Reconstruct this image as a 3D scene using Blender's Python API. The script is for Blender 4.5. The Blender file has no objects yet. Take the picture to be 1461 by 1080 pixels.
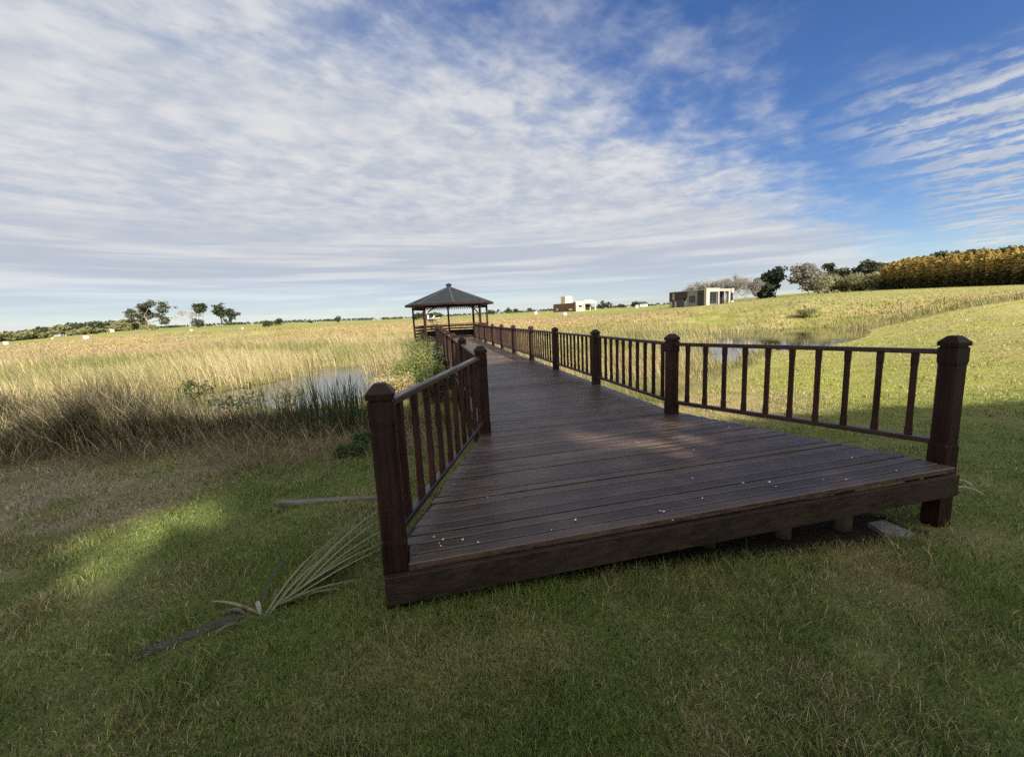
import bpy, math, random
import numpy as np
random.seed(7)
RNG = np.random.default_rng(11)
S = bpy.context.scene
C = S.collection

# ------------------------------------------------------------------ camera
CF, CP, CR, CH = 590.446, 0.149767, -0.0486116, 1.31532     # focal length (px of 1461), pitch, roll, eye height above the deck
def _basis():
    f = np.array([0, math.cos(CP), -math.sin(CP)]); u = np.array([0, math.sin(CP), math.cos(CP)]); x = np.array([1., 0, 0])
    c, s = math.cos(CR), math.sin(CR)
    return np.array([c*x + s*u, -s*x + c*u, f])
BAS = _basis()
from mathutils import Matrix, Vector
cd = bpy.data.cameras.new('camera'); cam = bpy.data.objects.new('camera', cd); C.objects.link(cam)
cd.sensor_width = 36.0; cd.sensor_fit = 'HORIZONTAL'; cd.lens = 36.0*CF/1461
cd.clip_start = 0.05; cd.clip_end = 20000
M4 = Matrix.Identity(4)
for i in range(3):
    M4[i][0] = BAS[0][i]; M4[i][1] = BAS[1][i]; M4[i][2] = -BAS[2][i]
M4[2][3] = CH
cam.matrix_world = M4
S.camera = cam

# ------------------------------------------------------------------ sun, sky, exposure
SUN_EL = math.radians(32)
SUN_AZ = math.radians(150)                                   # clockwise from +y (the way the camera looks)
SUN = np.array([math.sin(SUN_AZ)*math.cos(SUN_EL), math.cos(SUN_AZ)*math.cos(SUN_EL), math.sin(SUN_EL)])
sl = bpy.data.lights.new('sun', 'SUN'); so = bpy.data.objects.new('sun', sl); C.objects.link(so)
sl.energy = 4.7; sl.angle = math.radians(0.6); sl.color = (1.0, 0.92, 0.80)
so.rotation_euler = Vector(SUN).to_track_quat('Z', 'Y').to_euler()
so.location = (20, -40, 40)
S.view_settings.view_transform = 'Standard'; S.view_settings.look = 'None'
S.view_settings.exposure = 1.1; S.view_settings.gamma = 1.0
S.view_settings.use_curve_mapping = False
SKY_STRENGTH = 0.064
CLOUD_STRENGTH = 0.34

class NB:
    """small helper for building node trees"""
    def __init__(s, tree): s.t = tree; s.n = tree.nodes; s.l = tree.links
    def node(s, typ, **kw):
        n = s.n.new(typ)
        for k, v in kw.items(): setattr(n, k, v)
        return n
    def put(s, sock, v):
        if hasattr(v, 'is_linked'): s.l.new(v, sock)
        elif v is not None:
            try: sock.default_value = v
            except Exception: sock.default_value = (*v, 1.0)
    def math(s, op, a, b=None, c=None, clamp=False):
        n = s.node('ShaderNodeMath', operation=op); n.use_clamp = clamp
        s.put(n.inputs[0], a); s.put(n.inputs[1], b); s.put(n.inputs[2], c)
        return n.outputs[0]
    def mapr(s, v, a, b, c=0.0, d=1.0, smooth=True):
        n = s.node('ShaderNodeMapRange'); n.interpolation_type = 'SMOOTHSTEP' if smooth else 'LINEAR'
        s.put(n.inputs[0], v); s.put(n.inputs[1], a); s.put(n.inputs[2], b); s.put(n.inputs[3], c); s.put(n.inputs[4], d)
        return n.outputs[0]
    def noise(s, vec, scale, detail=4, rough=.55, dist=0.0, typ='FBM'):
        n = s.node('ShaderNodeTexNoise'); n.noise_type = typ
        s.put(n.inputs['Vector'], vec); n.inputs['Scale'].default_value = scale
        n.inputs['Detail'].default_value = detail; n.inputs['Roughness'].default_value = rough; n.inputs['Distortion'].default_value = dist
        return n.outputs['Fac']
    def mix(s, f, a, b, typ='MIX'):
        n = s.node('ShaderNodeMix', data_type='RGBA', blend_type=typ)
        s.put(n.inputs[0], f); s.put(n.inputs[6], a); s.put(n.inputs[7], b)
        return n.outputs[2]
    def comb(s, x, y, z):
        n = s.node('ShaderNodeCombineXYZ'); s.put(n.inputs[0], x); s.put(n.inputs[1], y); s.put(n.inputs[2], z); return n.outputs[0]
    def mapping(s, vec, scale=(1, 1, 1), rot=(0, 0, 0), loc=(0, 0, 0)):
        n = s.node('ShaderNodeMapping'); s.put(n.inputs[0], vec)
        n.inputs['Location'].default_value = loc; n.inputs['Rotation'].default_value = rot; n.inputs['Scale'].default_value = scale
        return n.outputs[0]

def build_world():
    w = bpy.data.worlds.new("World"); S.world = w; w.use_nodes = True
    w.node_tree.nodes.clear(); b = NB(w.node_tree)
    out = b.node('ShaderNodeOutputWorld')
    sky = b.node('ShaderNodeTexSky'); sky.sky_type = 'NISHITA'; sky.sun_disc = False
    sky.sun_elevation = SUN_EL; sky.sun_rotation = SUN_AZ
    sky.air_density = 1.0; sky.dust_density = 0.2; sky.ozone_density = 3.5; sky.altitude = 400
    hs = b.node('ShaderNodeHueSaturation'); hs.inputs['Hue'].default_value = 0.512; hs.inputs['Saturation'].default_value = 1.18; hs.inputs['Value'].default_value = 1.0
    b.l.new(sky.outputs[0], hs.inputs['Color'])
    bg1 = b.node('ShaderNodeBackground'); bg1.inputs[1].default_value = SKY_STRENGTH
    b.l.new(hs.outputs[0], bg1.inputs[0])
    # clouds: a layer seen in perspective (direction projected on a high plane)
    tc = b.node('ShaderNodeTexCoord'); sep = b.node('ShaderNodeSeparateXYZ'); b.l.new(tc.outputs['Generated'], sep.inputs[0])
    X, Y, Z = sep.outputs
    el = b.math('ARCSINE', Z)
    den = b.math('ADD', b.math('MAXIMUM', Z, 0.0), 0.06)
    px = b.math('DIVIDE', X, den); py = b.math('DIVIDE', Y, den)
    # s: across the edge of the cloud bank, t: along it
    s_ = b.math('SUBTRACT', b.math('ADD', b.math('MULTIPLY', px, -0.63), b.math('MULTIPLY', py, 0.776)), 1.24)
    t_ = b.math('ADD', b.math('MULTIPLY', px, 0.776), b.math('MULTIPLY', py, 0.63))
    st = b.comb(s_, t_, 0.0)
    big = b.noise(b.mapping(st, (1.0, 0.55, 1)), 1.1, 4, .55)
    mid = b.noise(b.mapping(st, (1.0, 0.9, 1), loc=(3, 1, 0)), 2.2, 5, .55, .2)
    # mackerel ripples: rolls across the bank, broken up
    rip = b.noise(b.mapping(st, (1.25, 1.0, 1), (0, 0, math.radians(8)), (1, 7, 0)), 4.8, 5, .58, .25)
    fine = b.noise(b.mapping(st, (1.6, 0.9, 1)), 10.0, 4, .6, .3)
    tex = b.math('ADD', b.math('MULTIPLY', rip, 0.42), b.math('ADD', b.math('MULTIPLY', fine, 0.14), b.math('MULTIPLY', mid, 0.60)))
    edge = b.math('ADD', s_, b.math('MULTIPLY', b.math('SUBTRACT', big, 0.5), 1.0))
    edge = b.math('ADD', edge, b.math('MULTIPLY', b.math('SUBTRACT', tex, 0.57), 1.75))
    cov1 = b.mapr(edge, -0.62, 0.50, 0.0, 1.0)
    body1 = b.mapr(tex, 0.34, 0.62, 0.0, 1.0)
    deep = b.mapr(s_, -0.1, 0.65, 0.62, 0.92)
    body1 = b.math('ADD', deep, b.math('MULTIPLY', b.math('SUBTRACT', 1.0, deep), body1))
    bank = b.math('MULTIPLY', b.math('MULTIPLY', cov1, body1), b.mapr(el, 0.02, 0.13, 0.72, 1.0))
    # patch of broken cloud high on the right
    ws = b.mapr(b.math('ADD', s_, b.math('MULTIPLY', b.math('SUBTRACT', big, .5), .7)), -0.45, -1.0, 0.0, 1.0)
    wt = b.mapr(b.math('ADD', t_, b.math('MULTIPLY', b.math('SUBTRACT', mid, .5), 1.2)), 1.95, 2.9, 0.0, 1.0)
    band = b.noise(b.mapping(st, (1.5, 3.4, 1), (0, 0, math.radians(5))), 1.8, 4, .55, .35)
    pt = b.mapr(b.math('ADD', b.math('MULTIPLY', band, .72), b.math('MULTIPLY', fine, .28)), 0.42, 0.58, 0.12, 0.92)
    patch = b.math('MULTIPLY', b.math('MULTIPLY', ws, wt), pt)
    # thin wisps over the blue
    wis = b.mapr(b.math('ADD', b.math('MULTIPLY', mid, .6), b.math('MULTIPLY', big, .45)), 0.58, 0.75, 0.0, 0.25)
    # low layers near the horizon, long thin bands
    az = b.math('ARCTAN2', X, Y)
    hz = b.comb(b.math('MULTIPLY', az, 1.3), b.math('MULTIPLY', el, 26.0), 0.0)
    lay = b.noise(hz, 1.5, 5, .55, .35)
    layf = b.math('MULTIPLY', b.mapr(lay, 0.42, 0.64, 0.25, 0.88), b.mapr(el, 0.22, 0.06, 0.0, 1.0))
    layf = b.math('MULTIPLY', layf, b.mapr(az, 0.75, 0.15, 0.25, 1.0))
    m = b.math('MAXIMUM', b.math('MAXIMUM', bank, patch), b.math('MAXIMUM', wis, layf), clamp=True)
    behind = b.math('MULTIPLY', b.mapr(Y, 0.30, -0.25, 0.0, 1.0), b.mapr(mid, .25, .6, .72, 1.0))      # bright cloud veil added to the unseen sky behind the camera, fills the shade
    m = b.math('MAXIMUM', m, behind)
    m = b.math('MULTIPLY', m, b.mapr(Z, -0.02, 0.01, 0.0, 1.0))
    # lit and shaded parts of the layer
    sh = b.mapr(b.math('ADD', b.math('MULTIPLY', rip, .55), b.math('ADD', b.math('MULTIPLY', mid, .35), b.math('MULTIPLY', fine, .15))), 0.40, 0.68, 0.0, 1.0)
    shl = b.mapr(lay, 0.42, 0.66, 0.0, 1.0)
    low = b.mapr(el, 0.30, 0.10, 0.0, 1.0)
    shm = b.node('ShaderNodeMix'); b.put(shm.inputs[0], low); b.put(shm.inputs[2], sh); b.put(shm.inputs[3], shl)
    ccol = b.mix(shm.outputs[0], (0.70, 0.765, 0.885), (1.0, 1.015, 1.04))
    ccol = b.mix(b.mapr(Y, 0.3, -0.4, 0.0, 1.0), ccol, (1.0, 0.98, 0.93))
    bg2 = b.node('ShaderNodeBackground'); bg2.inputs[1].default_value = CLOUD_STRENGTH
    dt = b.node('ShaderNodeVectorMath', operation='DOT_PRODUCT'); b.l.new(tc.outputs['Generated'], dt.inputs[0]); dt.inputs[1].default_value = tuple(SUN)
    b.l.new(b.math('MULTIPLY', b.math('MULTIPLY', b.mapr(Y, 0.35, -0.5, 1.0, 1.5), b.mapr(dt.outputs['Value'], 0.35, 0.95, 1.0, 1.8)), CLOUD_STRENGTH), bg2.inputs[1])  # added veil behind the camera boosted to brighten the foreground shade
    b.l.new(ccol, bg2.inputs[0])
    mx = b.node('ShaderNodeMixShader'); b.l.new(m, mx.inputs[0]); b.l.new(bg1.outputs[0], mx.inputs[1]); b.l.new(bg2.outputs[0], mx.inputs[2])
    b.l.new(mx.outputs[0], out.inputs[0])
    w.cycles.sampling_method = 'MANUAL'; w.cycles.sample_map_resolution = 1024
build_world()
S.cycles.max_bounces = 6; S.cycles.diffuse_bounces = 3; S.cycles.glossy_bounces = 3; S.cycles.transmission_bounces = 3
S.cycles.use_denoising = False

# ------------------------------------------------------------------ picking world points from sight lines
def ray(px, py):
    d = np.array([(px-730.5)/CF, (540-py)/CF, 1.0]) @ BAS
    return d
def U(px, py, z=0.0):                                        # point of a sight line at height z
    d = ray(px, py); t = (z-CH)/d[2]; return np.array([0, 0, CH]) + t*d
def A(px, py, dist):                                         # point of a sight line at a horizontal distance
    d = ray(px, py); t = dist/math.hypot(d[0], d[1]); return np.array([0, 0, CH]) + t*d
def to_px(P):
    q = BAS @ (np.asarray(P, float)-np.array([0, 0, CH])); return 730.5+CF*q[0]/q[2], 540-CF*q[1]/q[2]
# boardwalk frame: u across, v along
BU = np.array([0.981, 0.195]); BV = np.array([-0.195, 0.981])
def W(u, v, z=0.0): return np.array([u*BU[0]+v*BV[0], u*BU[1]+v*BV[1], z])

# ------------------------------------------------------------------ noise in numpy
def _hash(ix, iy, seed):
    h = (ix.astype(np.int64)*374761393 + iy.astype(np.int64)*668265263 + seed*974634777) & 0xffffffff
    h = ((h ^ (h >> 13))*1274126177) & 0xffffffff
    return ((h ^ (h >> 16)) & 0xffff)/65535.0
def vnoise(x, y, seed=0):
    x = np.asarray(x, float); y = np.asarray(y, float)
    ix = np.floor(x); iy = np.floor(y); fx = x-ix; fy = y-iy
    fx = fx*fx*(3-2*fx); fy = fy*fy*(3-2*fy)
    a = _hash(ix, iy, seed); b = _hash(ix+1, iy, seed); c = _hash(ix, iy+1, seed); d = _hash(ix+1, iy+1, seed)
    return (a*(1-fx)+b*fx)*(1-fy) + (c*(1-fx)+d*fx)*fy
def fbm(x, y, seed=0, o=4):
    s = 0; a = .5; n = 0
    for i in range(o):
        s = s + a*vnoise(x*2**i+17.3*i, y*2**i-9.1*i, seed+i); n += a; a *= .5
    return s/n
def sstep(a, b, x):
    t = np.clip((x-a)/(b-a), 0, 1); return t*t*(3-2*t)

# ------------------------------------------------------------------ terrain
WATER_Z = -0.95
ANCH = [(0, 0, -.33), (-.8, 2.2, -.25), (3.3, 3.1, -.55), (1.3, 2.5, -.40), (0, -10, -.3), (-10, -10, -.4), (12, -10, -.2), (0, -40, -.2), (-40, -40, -.3), (40, -40, 0),
        (-4, 3, -.34), (-1.8, 2.2, -.27), (-6, 5.2, -.52), (-12, 5, -.62), (-20, 4, -.7), (-2.5, 6.2, -.55), (1, 7, -.75), (-40, 0, -.8),
        (-7, 14, -.85), (-15, 20, -.85), (-30, 25, -.85), (-20, 40, -.75), (0, 20, -.9), (0, 45, -.8), (10, 50, -.7), (12, 25, -.9), (22, 42, -.85),
        (6, 4, -.55), (9, 6.6, -.50), (7, 10, -.72), (4, 8, -.72), (12, 9, -.5), (16, 16, -.45), (12, 16.5, -.80), (24, 38, -.8), (20, 41, -.78), (27, 39, -.72), (15, 36, -.8)]
FARA = [(1461, 429, 38), (1300, 459, 38), (1180, 478, 42), (1461, 404, 118), (1258, 413, 150), (1105, 424, 150), (1010, 436, 88), (1150, 437, 55), (1350, 425, 62), (1000, 437.5, 70),
        (820, 444.6, 126), (660, 452, 170), (960, 436, 170), (330, 466, 250), (90, 480, 280), (0, 488, 270), (215, 469, 260), (480, 460, 230), (745, 446, 300),
        (0, 486, 700), (250, 469, 700), (400, 461.5, 700), (560, 456, 700), (745, 446.5, 700), (850, 441, 700), (950, 436, 700), (1258, 412, 700), (1461, 403, 700)]
for a in FARA: ANCH.append(tuple(A(*a)))
for ang in range(75, 300, 25):
    for d, z in ((150, 2.0), (700, 8.0)): ANCH.append((d*math.sin(math.radians(ang)), d*math.cos(math.radians(ang)), z))
ANCH = np.array(ANCH)
def _warp(x, y):
    r = np.hypot(x, y)+1e-6; k = np.arcsinh(r/9.0)/r; return np.stack([x*k, y*k], -1)
def _phi(r2): return .5*r2*np.log(r2+1e-9)
def _solve():
    P = _warp(ANCH[:, 0], ANCH[:, 1]); n = len(P)
    K = _phi(((P[:, None]-P[None])**2).sum(-1)) + 2e-3*np.eye(n)
    Q = np.c_[np.ones(n), P]
    Mx = np.block([[K, Q], [Q.T, np.zeros((3, 3))]])
    return P, np.linalg.solve(Mx, np.r_[ANCH[:, 2], 0, 0, 0])
TP, TW = _solve()
# ponds in plan: capsules (ax, ay, bx, by, radius, depth)
PONDS = [(-9.2, 13.4, -7.2, 16.2, 2.7, .50), (-7.3, 14.5, -8.2, 20.5, 1.5, .45), (-6.0, 12.5, -5.4, 17.0, 1.4, .4),
         (8.2, 16.4, 12.5, 23.0, .8, .40), (10.0, 21.0, 17.0, 30.5, 1.15, .50), (16.0, 29.0, 22.0, 36.0, 1.2, .50)]
def capsule(x, y, ax, ay, bx, by):
    dx, dy = bx-ax, by-ay; t = np.clip(((x-ax)*dx+(y-ay)*dy)/(dx*dx+dy*dy), 0, 1)
    return np.hypot(x-ax-t*dx, y-ay-t*dy)
def pond_mask(x, y, grow=0.0):
    m = 0
    w = (fbm(x*.7, y*.7, 5, 3)-.5)*1.6
    for ax, ay, bx, by, r, dep in PONDS:
        m = np.maximum(m, 1-sstep(r+grow-.7, r+grow+.5, capsule(x, y, ax, ay, bx, by)+w))
    return m
def H(x, y):
    x = np.atleast_1d(np.asarray(x, float)); y = np.atleast_1d(np.asarray(y, float)); sh = x.shape
    x = x.ravel(); y = y.ravel(); o = np.empty(len(x))
    for i in range(0, len(x), 40000):
        q = _warp(x[i:i+40000], y[i:i+40000])
        o[i:i+40000] = _phi(((q[:, None]-TP[None])**2).sum(-1)) @ TW[:-3] + TW[-3] + q @ TW[-2:]
    r = np.hypot(x, y)
    o += (fbm(x*.6, y*.6, 31, 4)-.5)*.10*sstep(1, 10, r) + (fbm(x*2.3, y*2.3, 41, 3)-.5)*.035
    pm = pond_mask(x, y); o = o*(1-pm)+np.minimum(o-.1, -1.28)*pm
    # the boardwalk stays clear of the soil
    uu = x*BU[0]+y*BU[1]; vv = x*BV[0]+y*BV[1]
    clear = sstep(2.6, 4.0, vv)*(1-sstep(29, 33, vv))*(1-sstep(1.6, 2.6, np.abs(uu-1.79)))
    o = np.where(o > -.62, o+(np.minimum(o, -.62)-o)*clear, o)
    return o.reshape(sh)
def hz(x, y): return float(H(x, y)[0])

# ground cover zones (0..1), in plan
def lawn_edge_left(x): return 6.0 + .5*np.sin(x*.9+1) + .3*np.sin(x*2.3) + np.maximum(0, -x-8)*.45
BANK = np.array([(2.4, 5.0), (2.75, 8.0), (4.6, 10.6), (8.6, 14.6), (15.2, 23), (21.5, 32), (29, 43)])
def zones(x, y):
    x = np.asarray(x, float); y = np.asarray(y, float); r = np.hypot(x, y)
    j = (fbm(x*.55, y*.55, 3, 4)-.5)*1.6*np.clip(r/12, .4, 3)
    uu = x*BU[0]+y*BU[1]; vv = x*BV[0]+y*BV[1]
    left = 1-sstep(-.5, .5, y-lawn_edge_left(x)+j*.5)
    bx = np.interp(y, BANK[:, 1], BANK[:, 0])
    right = sstep(-.35, .55, x-bx+j*.25)*(1-sstep(-1.0, 1.0, r-39.5+j*.5))
    under = ((uu > .4) & (uu < 3.2) & (vv > 5.0)).astype(float)
    lawn = np.where(x < 1.2, left, np.where(y < 5.0, 1.0, right))*(1-under)
    return lawn
def cover_colour(x, y):
    """albedo of the plants on the soil, (n,3)"""
    r = np.hypot(x, y); lawn = zones(x, y)[..., None]
    n1 = fbm(x*.35, y*.35, 8, 4); n2 = fbm(x*1.7, y*1.7, 9, 4); n3 = fbm(x*.045, y*.045, 12, 4); n4 = fbm(x*.8, y*2.2, 15, 4)
    green = np.array([.150, .205, .048]); lime = np.array([.350, .365, .080]); straw = np.array([.42, .335, .17])
    s = sstep(.46, .66, .55*n1+.45*n2)
    da, db = U(0, 850, -.34)[:2], U(350, 688, -.44)[:2]; dn = np.array([-(db-da)[1], (db-da)[0]]); dn = dn/np.linalg.norm(dn)
    near_dry = (.45+.9*sstep(.35, .65, n2))*sstep(-.25, .45, (x-da[0])*dn[0]+(y-da[1])*dn[1]+(n1-.5)*1.2)*(x < 0)*(1-sstep(8, 10, y))
    bankdry = sstep(2.6, .4, np.hypot((x-4.1)*.75, y-8.6))
    dry = np.clip(.42*s + .66*near_dry + .85*bankdry + .25*sstep(12, 30, r), 0, .95)[..., None]
    far_lime = sstep(5, 9, y)[..., None]
    lw = green*(1-far_lime)+lime*far_lime
    stc = straw+(np.array([.39, .33, .205])-straw)*near_dry[..., None]
    lw = lw*(1-dry)+stc*dry
    gold = np.array([.34, .275, .125]); olive = np.array([.20, .20, .055]); red = np.array([.27, .155, .085]); pale = np.array([.42, .335, .17])
    a = sstep(.40, .62, n3*.6+n4*.4)[..., None]; b2 = sstep(.5, .68, n2*.45+n3*.55)[..., None]
    ms = olive*(1-a)+gold*a; ms = ms*(1-.5*b2)+red*.5*b2
    ms = ms*(1-.35*sstep(.45, .7, n1)[..., None]) + pale*.35*sstep(.45, .7, n1)[..., None]
    # mown meadow beyond the marsh
    far = sstep(80, 112, r+(n1-.5)*30-np.clip(-x, 0, 60)*.7+np.clip(x-8, 0, 22)*1.6)[..., None]
    mead = np.array([.20, .215, .065])*(1-.55*a) + np.array([.30, .245, .10])*.55*a
    ms = ms*(1-far)+mead*far
    return ms*(1-lawn)+lw*lawn

# outline of the deck in the boardwalk frame
V0 = 4.66; BAY = 2.405; NB_ = 10                              # straight posts
LU, RU = .58, 2.98                                            # post lines
FL = (-.265, 2.25); FR = (4.0, 2.46)                          # flared end posts (u, v)
def front_v(u): return 2.165 + .033*(u+.33)
VEND = 28.9
def deck_edges(v):
    t = np.clip((v-FL[1])/(V0-FL[1]), 0, 1); l = FL[0]+(LU-FL[0])*t
    t = np.clip((v-2.36)/(V0-2.36), 0, 1); r = 3.84+(RU-3.84)*t
    return l-.02, r+.05
def under_deck(x, y, m=0.0):
    uu = x*BU[0]+y*BU[1]; vv = x*BV[0]+y*BV[1]; l, r = deck_edges(vv)
    return (uu > l-m) & (uu < r+m) & (vv > front_v(uu)-m)

# ------------------------------------------------------------------ mesh helpers
def mesh_from(name, V, F, mat=None, parent=None, smooth=False, col=None, link=True):
    """V (n,3); F list of index tuples or an (m,k) array"""
    me = bpy.data.meshes.new(name)
    V = np.asarray(V, dtype=np.float32)
    if isinstance(F, np.ndarray):
        k = F.shape[1]; m = F.shape[0]
        me.vertices.add(len(V)); me.vertices.foreach_set('co', V.ravel())
        me.loops.add(m*k); me.loops.foreach_set('vertex_index', F.astype(np.int32).ravel())
        me.polygons.add(m); me.polygons.foreach_set('loop_start', np.arange(0, m*k, k, dtype=np.int32))
        me.polygons.foreach_set('loop_total', np.full(m, k, dtype=np.int32))
        me.update(calc_edges=True)
    else:
        me.from_pydata(V.tolist(), [], [tuple(f) for f in F]); me.update()
    if col is not None:
        at = me.attributes.new('Col', 'FLOAT_COLOR', 'POINT')
        c = np.ones((len(V), 4), dtype=np.float32); c[:, :3] = col; at.data.foreach_set('color', c.ravel())
    if smooth: me.polygons.foreach_set('use_smooth', np.ones(len(me.polygons), dtype=bool))
    if mat is not None: me.materials.append(mat)
    o = bpy.data.objects.new(name, me)
    C.objects.link(o)
    if parent is not None: o.parent = parent
    return o
class MB:
    def __init__(s): s.v = []; s.f = []; s.c = []
    def add(s, V, F, c=(1, 1, 1)):
        o = len(s.v); s.v += [tuple(map(float, p)) for p in V]; s.f += [tuple(i+o for i in f) for f in F]; s.c += [c]*len(V)
    def hexa(s, b, t, c=(1, 1, 1)):                          # bottom 4 + top 4 corners, counter-clockwise seen from above
        s.add(list(b)+list(t), [(3, 2, 1, 0), (4, 5, 6, 7), (0, 1, 5, 4), (1, 2, 6, 5), (2, 3, 7, 6), (3, 0, 4, 7)], c)
    def box(s, o, ex, ey, ez, c=(1, 1, 1), ch=0.0):
        """box from corner o with edge vectors; ch = chamfer"""
        o, ex, ey, ez = [np.asarray(q, float) for q in (o, ex, ey, ez)]
        if ch <= 0:
            b = [o, o+ex, o+ex+ey, o+ey]; s.hexa(b, [p+ez for p in b], c); return
        lx, ly, lz = [np.linalg.norm(e) for e in (ex, ey, ez)]
        a = [min(ch/l, .45) for l in (lx, ly, lz)]
        V = []; idx = {}
        for ix in (0, 1):
            for iy in (0, 1):
                for iz in (0, 1):
                    for ax in range(3):
                        q = [(ix, iy, iz)[k]*1.0 for k in range(3)]
                        for k in range(3):
                            if k != ax: q[k] = a[k] if q[k] == 0 else 1-a[k]
                        idx[(ix, iy, iz, ax)] = len(V); V.append(o+q[0]*ex+q[1]*ey+q[2]*ez)
        F = []
        def quad(*k): F.append(tuple(idx[i] for i in k))
        for sx in (0, 1):
            r = [(sx, 0, 0, 0), (sx, 1, 0, 0), (sx, 1, 1, 0), (sx, 0, 1, 0)]; quad(*(r if sx else r[::-1]))
            r = [(0, sx, 0, 1), (0, sx, 1, 1), (1, sx, 1, 1), (1, sx, 0, 1)]; quad(*(r if sx else r[::-1]))
            r = [(0, 0, sx, 2), (1, 0, sx, 2), (1, 1, sx, 2), (0, 1, sx, 2)]; quad(*(r if sx else r[::-1]))
        for p in (0, 1):
            for q in (0, 1):
                for (a1, a2) in ((0, 1), (1, 2), (0, 2)):
                    ax3 = 3-a1-a2
                    def key(e3, ax):
                        k = [0, 0, 0]; k[a1] = p; k[a2] = q; k[ax3] = e3; return (*k, ax)
                    r = [key(0, a1), key(1, a1), key(1, a2), key(0, a2)]; quad(*r)
        for ix in (0, 1):
            for iy in (0, 1):
                for iz in (0, 1): quad((ix, iy, iz, 0), (ix, iy, iz, 1), (ix, iy, iz, 2))
        s.add(V, F, c)
    def beam(s, p, q, w, h, c=(1, 1, 1), up=(0, 0, 1), ch=0.0, off=(0, 0)):
        """bar from p to q, w wide, h high, centred"""
        p = np.asarray(p, float); q = np.asarray(q, float); d = q-p; L = np.linalg.norm(d); dn = d/L
        up = np.asarray(up, float); r = np.cross(dn, up); r /= np.linalg.norm(r); up = np.cross(r, dn)
        s.box(p-r*w/2-up*h/2+r*off[0]+up*off[1], d, r*w, up*h, c, ch)
    def rings(s, rings, c=(1, 1, 1), cap=True):
        """stack of closed rings with equal counts"""
        n = len(rings[0]); V = [p for r in rings for p in r]; F = []
        for i in range(len(rings)-1):
            for j in range(n):
                k = (j+1) % n; F.append((i*n+j, i*n+k, (i+1)*n+k, (i+1)*n+j))
        if cap: F.append(tuple(range(n-1, -1, -1))); F.append(tuple(range((len(rings)-1)*n, len(rings)*n)))
        s.add(V, F, c)
    def tube(s, pts, rad, n=6, c=(1, 1, 1), cap=True):
        pts = [np.asarray(p, float) for p in pts]; R = []
        up = np.array([0.31, 0.17, .93])
        for i, p in enumerate(pts):
            d = pts[min(i+1, len(pts)-1)]-pts[max(i-1, 0)]; d = d/(np.linalg.norm(d)+1e-9)
            a = np.cross(d, up); 
            if np.linalg.norm(a) < .05: a = np.cross(d, (1, 0, 0))
            a /= np.linalg.norm(a); b = np.cross(d, a)
            r = rad[i] if hasattr(rad, '__len__') else rad
            R.append([p+r*(math.cos(2*math.pi*k/n)*a+math.sin(2*math.pi*k/n)*b) for k in range(n)])
        s.rings(R, c, cap)
    def build(s, name, mat, parent=None, smooth=False, fix=True):
        o = mesh_from(name, s.v, s.f, mat, parent, smooth, np.array(s.c, dtype=np.float32))
        if fix:
            import bmesh
            bm = bmesh.new(); bm.from_mesh(o.data); bmesh.ops.recalc_face_normals(bm, faces=bm.faces); bm.to_mesh(o.data); bm.free()
        return o
def tag(o, label=None, cat=None, group=None, kind=None):
    for k, v in (('label', label), ('category', cat), ('group', group), ('kind', kind)):
        if v: o[k] = v
    return o
def empty(name, loc, label, cat, group=None):
    o = bpy.data.objects.new(name, None); C.objects.link(o); o.location = loc; o.empty_display_size = .2
    return tag(o, label, cat, group)
def localise(root):
    """children were built in world coordinates: keep them there under the moved root"""
    mi = Matrix.Translation(-Vector(root.location))
    def rec(o):
        for ch in [c for c in C.objects if c.parent is o]:
            if o is root: ch.matrix_parent_inverse = mi
            rec(ch)
    rec(root)

# ------------------------------------------------------------------ materials
def new_mat(name):
    m = bpy.data.materials.new(name); m.use_nodes = True; m.node_tree.nodes.clear(); b = NB(m.node_tree)
    out = b.node('ShaderNodeOutputMaterial'); p = b.node('ShaderNodeBsdfPrincipled'); b.l.new(p.outputs[0], out.inputs[0])
    return m, b, p, out
def pset(p, **kw):
    for k, v in kw.items():
        s = p.inputs[k]; 
        s.default_value = (*v, 1.0) if isinstance(v, tuple) and len(v) == 3 else v
def attr_col(b):
    n = b.node('ShaderNodeAttribute'); n.attribute_name = 'Col'; return n.outputs['Color']
def bump(b, p, h, strength=.3, dist=.01):
    n = b.node('ShaderNodeBump'); n.inputs['Strength'].default_value = strength; n.inputs['Distance'].default_value = dist
    b.l.new(h, n.inputs['Height']); b.l.new(n.outputs[0], p.inputs['Normal'])
def mat_wood(name, c1, c2, rough=.45, along=(0, 0, 1), scale=18.0, spec=.4, wear=None):
    m, b, p, out = new_mat(name)
    tc = b.node('ShaderNodeTexCoord'); g = b.node('ShaderNodeNewGeometry')
    sc = [1.0 if not a else .06 for a in along]
    v = b.mapping(tc.outputs['Object'], tuple(sc))
    gr = b.noise(v, scale, 6, .65, .6); gf = b.noise(v, scale*5, 3, .6)
    blot = b.noise(tc.outputs['Object'], 2.3, 4, .6)
    k = b.mapr(b.math('ADD', b.math('MULTIPLY', gr, .6), b.math('MULTIPLY', blot, .4)), .35, .65)
    col = b.mix(k, c1, c2); col = b.mix(1.0, col, attr_col(b), 'MULTIPLY')
    if wear:
        col = b.mix(b.mapr(b.math('ADD', b.math('MULTIPLY', blot, .5), b.math('MULTIPLY', gf, .5)), .56, .70, 0, .6), col, wear)
    b.l.new(col, p.inputs['Base Color'])
    b.l.new(b.mapr(gr, .3, .7, rough-.1, rough+.14), p.inputs['Roughness']); pset(p, **{'Specular IOR Level': spec})
    bump(b, p, b.math('ADD', gr, b.math('MULTIPLY', gf, .5)), .35, .004)
    return m
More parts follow.
